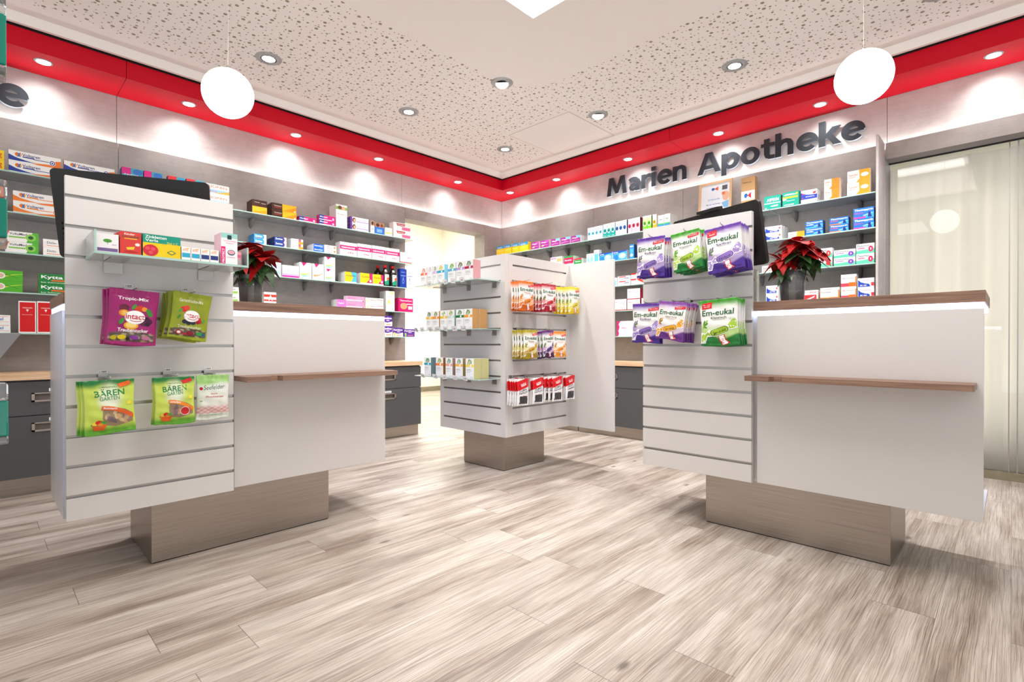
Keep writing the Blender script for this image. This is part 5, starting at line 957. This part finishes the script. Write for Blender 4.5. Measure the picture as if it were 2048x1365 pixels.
# ------------------------------------------------------------------ sweet bags on hooks
def sm(a, b, x): t = min(max((x - a) / (b - a), 0), 1); return t * t * (3 - 2 * t)
def hexc(c): return lin(c)[:3]
def lerp(a, b, t): return tuple(a[i] + (b[i] - a[i]) * t for i in range(3))
PRINT = bpy.data.materials.new('printed_foil'); PRINT.use_nodes = True
_n = PRINT.node_tree.nodes; _a = _n.new('ShaderNodeVertexColor'); _a.layer_name = 'print'
PRINT.node_tree.links.new(_a.outputs[0], _n['Principled BSDF'].inputs['Base Color']); _n['Principled BSDF'].inputs['Roughness'].default_value = .28
_n['Principled BSDF'].inputs['Specular IOR Level'].default_value = .5
def bag_mesh(key, w, h, th, bg, art, seal_t=.10, seal_b=.07, nu=40, nv=56, seed=1, back='e8e8e8'):
    """origin at the hanging hole (top centre); front faces -y; u 0..1 across, v 0 bottom .. 1 top"""
    rnd = random.Random(seed); ph = [rnd.uniform(0, 6) for _ in range(8)]
    def dep(u, v):
        a = 1 - abs(2 * u - 1) ** 2.6; a = max(a, 0) ** .6
        if v > 1 - seal_t: c = 0
        elif v < seal_b: c = 0
        else: q = (v - seal_b) / (1 - seal_t - seal_b); c = (math.sin(PI * q ** .85)) ** .6
        wr = .0011 * math.sin(u * 17 + ph[0] + 3 * v) * math.sin(v * 9 + ph[1]) + .0008 * math.sin(v * 31 + ph[2] + u * 6)
        edge = min(1, min(u, 1 - u) * 9)
        ripple = .0016 * math.sin(u * 30 + ph[3]) * (sm(.80, .98, v) + sm(.16, .02, v))
        return th * .5 * a * c + wr * edge * (1 if c > 0 else .3) + ripple
    def pos(u, v, off=0):
        pinch = 1 - .05 * math.sin(PI * v) ** 2; x = (u - .5) * w * pinch
        y = -dep(u, v) - off - .0015
        return (x, y, -h + h * v + .012 - .003 * math.sin(u * 5 + ph[4]) * (1 if v < .05 else 0))
    b = MB(); vs = [pos(i / nu, j / nv) for j in range(nv + 1) for i in range(nu + 1)]
    n = len(vs)
    fs = [(j * (nu + 1) + i, j * (nu + 1) + i + 1, (j + 1) * (nu + 1) + i + 1, (j + 1) * (nu + 1) + i) for j in range(nv) for i in range(nu)]
    b.mesh(vs, fs, PRINT, True)
    bk = [(p[0], -p[1] * .8 - .0002, p[2]) for p in vs]; b.mesh(bk, [f[::-1] for f in fs], PRINT, True)
    rim = [i for i in range(nu + 1)] + [j * (nu + 1) + nu for j in range(1, nv + 1)] + [nv * (nu + 1) + i for i in range(nu - 1, -1, -1)] + [j * (nu + 1) for j in range(nv - 1, 0, -1)]
    rb = len(b.v)
    for k in range(len(rim)):
        a, c = rim[k], rim[(k + 1) % len(rim)]; b.f.append([a, a + n, c + n, c]); b.m.append(b.mi(PRINT)); b.smooth.append(False)
    nbase = len(b.v)
    draw(b, art, lambda u, v, l: pos(min(max(u, 0), 1), min(max(v, 0), 1), .0003 + .00007 * l), maxlen=.07)
    me = b.data('bag_body'); ca = me.color_attributes.new('print', 'FLOAT_COLOR', 'POINT')
    cols = []
    for side in range(2):
        for j in range(nv + 1):
            for i in range(nu + 1): cols.append(bg(i / nu, j / nv, side))
    cols += [(1, 1, 1)] * (len(b.v) - len(cols))
    flat = []
    for c in cols: flat += [c[0], c[1], c[2], 1]
    ca.data.foreach_set('color', flat)
    return me
W_ = hexc('f6f4f2')
def bg_lozenge(top, mid, bot):
    t, m, bt = hexc(top), hexc(mid), hexc(bot)
    def f(u, v, side):
        c = lerp(t, W_, sm(.97, .76, v)); c = lerp(c, m, sm(.52, .36, v + .05 * math.sin(u * 4)) * .75)
        wave = .20 + .05 * math.sin(u * 7 + .5); c = lerp(c, bt, sm(wave + .03, wave - .03, v)); return c
    return f
def art_lozenge(sub, candy, dark, light, label='Zuckerfrei', lab_left=False, gr='1f6038', herb=('6a8a5a', '8a5ab0'), inner='2a3a2a'):
    a = [E(.10, .50, .07, .025, herb[0], 1.0), E(.15, .47, .07, .022, herb[0], .4), E(.08, .43, .06, .022, herb[1], 1.5), E(.18, .53, .05, .02, herb[1], .9), E(.13, .41, .05, .02, herb[0], -.4)]
    a += [P('ffffff', (.0, .06), (.0, .30), (.13, .28), (.24, .36), (.34, .30), (.30, .20), (.18, .20), (.12, .06)), P(light, (.015, .08), (.015, .28), (.13, .26), (.24, .335), (.32, .29), (.285, .215), (.17, .215), (.105, .08)),
          P('ffffff', (.68, .38), (.78, .50), (.93, .60), (.99, .52), (.985, .36), (.88, .34), (.76, .33)), P(light, (.70, .375), (.79, .485), (.925, .58), (.975, .51), (.97, .375), (.88, .355), (.77, .345))]
    a += [capsule(.51, .31, .27, .112, .30, 'ffffff', .72), capsule(.51, .31, .255, .100, .30, dark, .72), capsule(.51, .31, .235, .086, .30, candy, .72), T('Em-eukal', .36, .235, .34, .062, inner, .22, .015)]
    a += [P('d8343a', (.47, .20), (.64, .235), (.66, .12), (.76, .05), (.56, .01), (.50, .09)), P('ffffff', (.49, .20), (.62, .225), (.64, .115), (.72, .055), (.57, .025), (.52, .095)), R(.545, .10, .06, .012, 'd8343a'), R(.55, .13, .05, .01, 'd8343a')]
    a += [T('Em-eukal', .06, .655, .86, .125, gr, 0, .014, .08), T(sub, .30, .575, .42, .052, dark, 0, .005), R(.34, .553, .34, .005, dark), E(.86, .575, .07, .026, 'dfe6dc')]
    if lab_left: a += [P('dc1f2c', (.07, .80), (.34, .82), (.35, .95), (.08, .93)), T(label, .10, .835, .22, .08, 'f8e8e8', .04, .01)]
    else: a += [P('dc1f2c', (.60, .80), (.97, .83), (.97, .90), (.60, .87)), T(label, .64, .835, .28, .035, 'f8e8e8', .03, .01)]
    return a
def bg_tropic(base, low):
    B_, L_ = hexc(base), hexc(low)
    def f(u, v, side):
        win = .20 + .04 * math.sin(PI * u)
        if .06 < v < win and .04 < u < .96 and side == 0:
            k = math.sin(u * 23) * math.sin(v * 60 + u * 9); return lerp(L_, hexc('b8a888'), .5 + .5 * k if k > .3 else .15)
        return lerp(B_, tuple(min(1, x * 1.15) for x in B_), .5 + .5 * math.sin(u * 9 + v * 7))
    return f
def art_intact(title, fruits, candies, tcol='ffffff'):
    a = [T(title, .17, .79, .62, .075, tcol, 0, .02)] + [E(*f) for f in fruits]
    a += [E(.53, .50, .215, .125, 'e4dcdc'), E(.53, .505, .205, .118, 'ffffff'), T('intact', .335, .465, .40, .095, 'c8203a', 0, .018)]
    arc = []
    for k in range(9): t = PI * (1.15 + .7 * k / 8); arc.append((.55 + .15 * math.cos(t), .475 + .055 * math.sin(t)))
    a += [('P', arc + [(p[0], p[1] + .012) for p in reversed(arc[1:-1])], 'c8203a'), T('Traubenzucker', .20, .235, .62, .062, tcol, 0, .02)] + [E(*c) for c in candies]
    return a
def bg_bear(u, v, side):
    top = hexc('1c7a34'); mid = hexc('c8dc5a'); pale = hexc('e8f0d8'); low = hexc('5fa82a')
    c = lerp(top, mid, sm(.96, .82, v + .02 * math.sin(u * 11))); d = math.hypot((u - .5) * 1.1, v - .66); c = lerp(c, pale, sm(.36, .12, d)); return lerp(c, low, sm(.22, .05, v))
def art_bear(banner, sub, tagc):
    a = [T('ORIGINAL', .30, .855, .36, .03, '3a7a3a', 0, .005), T('BÄREN', .20, .69, .60, .14, '2c8a42', .04, .015), T('GARTEN', .30, .615, .40, .07, '3a9450', .04, .01)]
    win = [(.36, .50), (.55, .50), (.80, .44), (.95, .36), (.95, .20), (.6, .13), (.40, .16), (.34, .3)]
    a += [('P', win, '9a8468')]
    rn = random.Random(len(banner))
    for k in range(16): a.append(E(rn.uniform(.42, .88), rn.uniform(.19, .40), .055, .035, rn.choice(('c8a070', '8a6a78', 'b89a78', 'd0b890', '7a6a70', 'c07a5a')), rn.uniform(0, 3)))
    arc = [(.33 + .64 * k / 10, .525 - .19 * (k / 10) ** 2) for k in range(11)]
    a += [('P', arc + [(p[0] - .01, p[1] - .075) for p in reversed(arc)], sub), T(banner, .36, .468, .28, .042, 'ffffff', -.10, .01)]
    a += [E(.27, .185, .16, .03, '4aa03a'), P('e0601e', (.13, .19), (.42, .19), (.37, .08), (.18, .08)), E(.19, .21, .06, .035, 'e8d040'), E(.27, .225, .07, .04, 'd82a20'), E(.35, .215, .06, .035, '4aa03a'), E(.30, .19, .05, .025, 'e88a2a'), P('f0e24a', (.84, .58), (.93, .60), (.94, .53), (.85, .52))]
    a += [P(tagc, (.66, .92), (.90, .975), (.93, .90), (.70, .85))]
    return a
def bg_field(u, v, side):
    c = lerp(hexc('9fd07a'), hexc('e9eee4'), sm(.86, .74, v + .03 * math.sin(u * 6))); g = sm(.36, .24, v) * (.6 + .4 * math.sin(u * 31) * math.sin(v * 80))
    c = lerp(c, hexc('d87a80'), g * (1 if v > .14 else 0)); return lerp(c, hexc('e4ece0'), sm(.15, .12, v))
def bg_salt(u, v, side):
    wh = hexc('f2f2f3'); k = v - .14 * (u - .5)
    if .05 < v < .34 and .17 < u < .86 and side == 0: return lerp(hexc('2b2c2e'), hexc('4a4b4e'), .5 + .5 * math.sin(u * 40) * math.sin(v * 50))
    if .62 < k < .97: return hexc('d6141e')
    return wh
def art_salt(l1, l2): return [P('f6e8e8', (.30, .80), (.74, .86), (.76, .76), (.32, .70)), T('Rheila', .30, .735, .44, .10, 'd6141e', .10, .03, .2), T(l1, .14, .50, .68, .075, '1c1c1e', .10, .02), T(l2, .12, .40, .74, .075, '1c1c1e', .10, .02), R(.40, .355, .2, .012, 'd84a50')]
TF = [(.30, .66, .11, .065, '6a1f3a'), (.30, .57, .11, .06, 'e88a2a'), (.30, .57, .07, .04, 'f4c860'), (.63, .665, .12, .055, 'd8402a'), (.72, .66, .06, .04, 'f0a030'), (.83, .60, .09, .05, '3f8f3a', -.8), (.50, .69, .06, .035, '4aa03a', .8), (.26, .42, .07, .04, '3f8f3a', .8), (.46, .35, .15, .07, 'f2b020'), (.46, .355, .11, .05, 'f8d878'), (.76, .47, .09, .055, '3a1430'), (.83, .44, .08, .05, '4a1c40'), (.72, .40, .08, .045, '5a2448'), (.80, .39, .06, .035, '2a0e28')]
TC = [(.30, .135, .085, .042, 'e8d020'), (.55, .135, .085, .040, '8a3aa0'), (.78, .135, .09, .04, 'c07098'), (.14, .12, .06, .04, 'c8b81e'), (.42, .11, .04, .03, '3a2a30')]
GF = [(.30, .63, .09, .06, 'd82a28'), (.38, .67, .07, .05, 'e8483a'), (.22, .60, .06, .035, '4a9a3a', .6), (.36, .37, .07, .045, '24263c'), (.47, .35, .07, .045, '1c1e30'), (.59, .36, .07, .045, '2a2c44'), (.73, .45, .06, .04, 'b81e30'), (.78, .40, .06, .04, 'c82838'), (.71, .38, .05, .035, 'a81828'), (.86, .42, .06, .035, '5aa03a', .8), (.20, .46, .06, .03, '4a8a2a', .8)]
GC = [(.26, .135, .09, .045, 'a82030'), (.26, .135, .05, .028, 'f4ece8'), (.55, .13, .10, .045, '8a1830'), (.80, .14, .09, .04, '3aa04a'), (.90, .12, .05, .035, '2a6a90'), (.42, .11, .05, .03, 'b83040')]
TH = .0185
BAG = {
 'tropic': (('magenta fruit sweet bag', .158, .212), lambda w, h: bag_mesh('tropic', w, h, .018, bg_tropic('9c1468', '3a2a30'), art_intact('Tropic-Mix', TF, TC), seed=2)),
 'garden': (('olive green garden-fruit sweet bag', .140, .190), lambda w, h: bag_mesh('garden', w, h, .018, bg_tropic('8f9c12', '3c1c24'), art_intact('Gartenfrüchte-Mix', GF, GC, 'e8ecc8'), seed=3)),
 'bearm': (('green fruit-gum bag with orange banner', .154, .200), lambda w, h: bag_mesh('bearm', w, h, .018, bg_bear, art_bear('Multivitamin', 'e8662a', 'ea6a22'), seed=4)),
 'bearl': (('green fruit-gum bag with red stamp', .142, .190), lambda w, h: bag_mesh('bearl', w, h, .018, bg_bear, art_bear('Leichte Bären', 'ec8a28', 'd83030') + [E(.74, .27, .12, .09, 'f4e8e0'), E(.74, .27, .11, .08, 'c8262a')], seed=5)),
 'seef': (('pale green and white fruit-gum bag', .128, .190), lambda w, h: bag_mesh('seef', w, h, .024, bg_field, [E(.13, .70, .05, .035, 'c8202c'), T('Seefelder', .20, .665, .66, .10, '2c5a3c', .03, .0, .2), T('Saure', .42, .56, .2, .035, 'c8404a'), T('Pfirsichherzen', .26, .49, .56, .045, 'c8404a'), E(.12, .42, .08, .03, 'f0f4ec'), E(.12, .42, .05, .02, '9fbf8a'), T('Fruchtgummi', .1, .09, .7, .03, '5a8a5a', 0, 0)], seed=6)),
 'salbei': (('purple sage lozenge bag', .160, .205), lambda w, h: bag_mesh('salbei', w, h, TH, bg_lozenge('5c2f9c', '8d68be', '45278a'), art_lozenge('Salbei', '8a6cc0', '3a2670', 'a48cd0'), seed=7)),
 'salbei_big': (('large purple sage lozenge bag', .172, .212), lambda w, h: bag_mesh('salbei_big', w, h, TH, bg_lozenge('6a3aa4', '9470c4', '4a2a90'), art_lozenge('Salbei', '9474c8', '3a2670', 'ac94d4', 'Vorrats-\nbeutel', True), seed=8)),
 'klass': (('green classic lozenge bag', .150, .190), lambda w, h: bag_mesh('klass', w, h, TH, bg_lozenge('3c9a1c', '9ccc30', '1a7a34'), art_lozenge('Klassisch', 'a4c832', '1f5a2c', 'b4d84a', herb=('5a9a2a', '8ac03a')), seed=9)),
 'klass_big': (('large green classic lozenge bag', .182, .218), lambda w, h: bag_mesh('klass_big', w, h, TH, bg_lozenge('3f9c20', '9ccc30', '1a7a34'), art_lozenge('Klassisch', 'a0c42c', '1f5a2c', 'a4cc3a', 'Vorrats-\nbeutel', True, herb=('5a9a2a', '8ac03a')), seed=10)),
 'honig': (('purple and amber sage-honey lozenge bag', .150, .192), lambda w, h: bag_mesh('honig', w, h, TH, bg_lozenge('8a4aa8', 'd8c0dc', '6a2f8c'), art_lozenge('Salbei-Honig', 'f0b030', '6a3a20', 'f0a828', herb=('8a7a3a', 'e8a828')), seed=11)),
 'orange': (('orange honey lozenge bag', .156, .205), lambda w, h: bag_mesh('orange', w, h, .018, bg_lozenge('e87818', 'f0a030', 'd8641a'), art_lozenge('Honig', 'f08a28', 'c8501a', 'e87820', herb=('e8902a', 'b85a1a')), seed=12)),
 'red': (('red wild cherry lozenge bag', .162, .200), lambda w, h: bag_mesh('red', w, h, .018, bg_lozenge('c01a34', 'd84a5c', 'a8142a'), art_lozenge('Wildkirsche', 'd8303c', '8a1020', 'c02a38', herb=('4a8a3a', 'b81428')), seed=13)),
 'yellow': (('bright yellow lemon lozenge bag', .140, .205), lambda w, h: bag_mesh('yellow', w, h, .018, bg_lozenge('f0d010', 'f2e44a', 'e8c80e'), art_lozenge('Zitrone', 'f4e020', '8a7a10', 'f0d818', herb=('4a9a2a', 'f4dc20')), seed=14)),
 'gold': (('mustard yellow herb lozenge bag', .146, .200), lambda w, h: bag_mesh('gold', w, h, .018, bg_lozenge('b8a81c', 'd8cc50', 'a89418'), art_lozenge('Kräuter', 'e0a828', '8a6a14', 'c8a020', herb=('8a8a2a', 'c8b03a')), seed=15)),
 'plum': (('dark plum elderberry lozenge bag', .124, .200), lambda w, h: bag_mesh('plum', w, h, .018, bg_lozenge('6a2a7c', 'c07ac0', '3c1c50'), art_lozenge('Holunder', '5a3a8a', '2a1440', '6a3a78', herb=('5a9a3a', '5a1c48')), seed=16)),
 'apricot': (('apricot orange lozenge bag', .150, .190), lambda w, h: bag_mesh('apricot', w, h, .018, bg_lozenge('f08e18', 'f8c468', 'f09a1c'), art_lozenge('Ingwer-Orange', 'f0a040', 'd86a1a', 'f0962a', herb=('e8962a', '5a7a2a')), seed=17)),
 'salt': (('white and red salty pastille bag', .116, .185), lambda w, h: bag_mesh('salt', w, h, .018, bg_salt, art_salt('SALMIAK', 'PASTILLEN'), seed=18, nu=40)),
 'licorice': (('white and red liquorice gum bag', .112, .185), lambda w, h: bag_mesh('licorice', w, h, .018, bg_salt, art_salt('LAKRITZ', 'GUMMIBÄREN'), seed=19, nu=40)),
}
BAGM = {}
def bag_data(key):
    if key not in BAGM: (d, w, h), fn = BAG[key]; BAGM[key] = fn(w, h)
    return BAGM[key]
HOOKM = {}
def hook(loc, rotz, z, length, price, label, where):
    """hook plugged into a slat groove at z; prong runs to -y"""
    t = thing('display_hook', label, 'hook', (loc[0], loc[1], z), rotz, 'display hooks on the %s' % where)
    if length not in HOOKM:
        a = MB(); a.box(-.016, .016, -.0035, -.0005, -.022, .008, ALU, bev=.0005)
        c = MB(); c.tube([(0, -.003, -.006), (0, -length + .012, -.006), (0, -length, -.003), (0, -length - .004, .004)], .0022, CHROME, 8)
        HOOKM[length] = (a.data('backplate'), c.data('prong'))
    for nm, me in zip(('backplate', 'prong'), HOOKM[length]):
        o = bpy.data.objects.new(nm, me); COL.objects.link(o); o.parent = t
    b = MB(); b.box(-.014, .014, -.0038, -.0032, .009, .021, PAPERW); vs, fs, _ = glyphs(price, .015); b.mesh([(-.011 + x * .022, -.0041, .0115 + y * .007) for x, y, _ in vs], fs, ink('2a2a2c')); b.build('price_tag', t)
def hang(key, n, base, rotz, z, depth, pitch, dx, where, cat='sweet bag', rots=None, note='', fan=0.0, slack=.0):
    """n bags on one prong, the front one at the given depth; base = point on the panel under the hook"""
    (desc, w, h), _ = BAG[key]; me = bag_data(key); rnd = random.Random(hash_(key + where + note))
    ex = Vector((math.cos(rotz), math.sin(rotz), 0)); ey = Vector((-math.sin(rotz), math.cos(rotz), 0))
    for k in range(n):
        o = bpy.data.objects.new('sweet_bag', me); COL.objects.link(o)
        d = depth - pitch * k; p = Vector((base[0], base[1], 0)) - ey * d + ex * (dx + (rnd.uniform(-.004, .004) if k else 0) + fan * k)
        o.location = (p.x, p.y, z - .006 - .0165 - (rnd.uniform(0, .006) if k else slack)); rr = rots or (0, 0, 0)
        o.rotation_euler = (rr[0], rr[1] + (rnd.uniform(-.03, .03) if k else 0), rotz + rr[2])
        role = '' if n == 1 else 'front' if k == 0 else 'rearmost' if k == n - 1 else ORD[k] + ' deep'
        tag(o, lab(role, desc, note + ',' if note else '', where), cat, '%ss on the %s' % (desc, where))
def hash_(s):
    h = 7
    for ch in s: h = (h * 31 + ord(ch)) % 1000003
    return h
LF = (2.547, 'left slat panel'); 
def left(key, n, x, gz, depth, price, pitch=.026, note='', **kw):
    z = GZ[gz]; hook((x, 2.547), 0, z, .16 if depth > .1 else .11, price, 'chrome hook with tag holding %ss on left slat panel' % BAG[key][0][0], 'left slat panel')
    hang(key, n, (x, 2.547), 0, z, depth, pitch, 0, LF[1], note=note, **kw)
left('tropic', 3, .417, 3, .125, '2.80€', rots=(0, .07, 0), fan=-.006, slack=.0)
left('garden', 4, .612, 3, .125, '2.80€', rots=(0, .13, 0), fan=-.006)
left('bearm', 3, .335, 6, .130, '1.98€', rots=(0, -.03, 0), fan=-.008)
left('bearl', 2, .548, 6, .115, '1.98€', rots=(0, -.01, 0), fan=-.004)
left('seef', 1, .700, 6, .070, '2.85€', rots=(0, .01, 0))
def right(key, n, y, gz, depth, price, pitch=.024, note='', **kw):
    z = GZ[gz]; hook((2.571, y), -PI / 2, z, .17, price, 'chrome hook holding %ss, %s, right slat panel' % (BAG[key][0][0], note), 'right slat panel')
    hang(key, n, (2.571, y), -PI / 2, z, depth, pitch, 0, 'right slat panel', note=note, **kw)
right('salbei', 4, 1.345, 0, .150, '2.19€', note='top row', rots=(0, 0, .0))
right('klass', 6, 1.155, 0, .158, '2.19€', .024, note='top row', rots=(0, -.10, 0))
right('salbei_big', 5, .975, 0, .150, '2.98€', note='top row', rots=(0, -.10, 0))
right('salbei', 2, 1.370, 3, .150, '2.19€', note='lower row', rots=(0, .02, 0))
right('honig', 6, 1.215, 3, .162, '2.19€', .024, note='lower row', rots=(0, .12, 0))
right('klass_big', 5, .995, 3, .150, '2.98€', .024, note='lower row', rots=(0, -.06, 0))
def mid(key, n, x, gz, depth, price, row, pitch=.0235, **kw):
    z = GZ[gz]; hook((x, 2.572), 0, z, .15, price, 'chrome hook on display tower, %s row, carrying %ss' % (row, BAG[key][0][0].replace(' lozenge', '')), 'display tower')
    hang(key, n, (x, 2.572), 0, z, depth, pitch, 0, 'display tower', note=kw.pop('note', ''), **kw)
mid('orange', 4, 2.672, 1, .122, '2,19', 'top'); mid('red', 4, 2.918, 1, .122, '2,19', 'top', fan=-.012); mid('yellow', 5, 3.215, 1, .125, '2,19', 'top', .0215, fan=-.018)
mid('gold', 5, 2.715, 4, .122, '2,19', 'middle', fan=-.004); mid('plum', 3, 2.905, 4, .122, '2,19', 'middle', rots=(0, -.05, 0), fan=-.006); mid('apricot', 1, 3.045, 4, .120, '2,19', 'middle', slack=.006)
mid('salt', 5, 2.635, 7, .122, '1,79', 'lowest, first', note='left stack'); mid('salt', 2, 2.795, 7, .122, '1,79', 'lowest, second', note='second stack'); mid('salt', 4, 3.015, 7, .122, '1,79', 'lowest, third', note='third stack', fan=-.022); mid('licorice', 2, 3.170, 7, .122, '1,79', 'lowest, fourth')
bpy.context.view_layer.update()
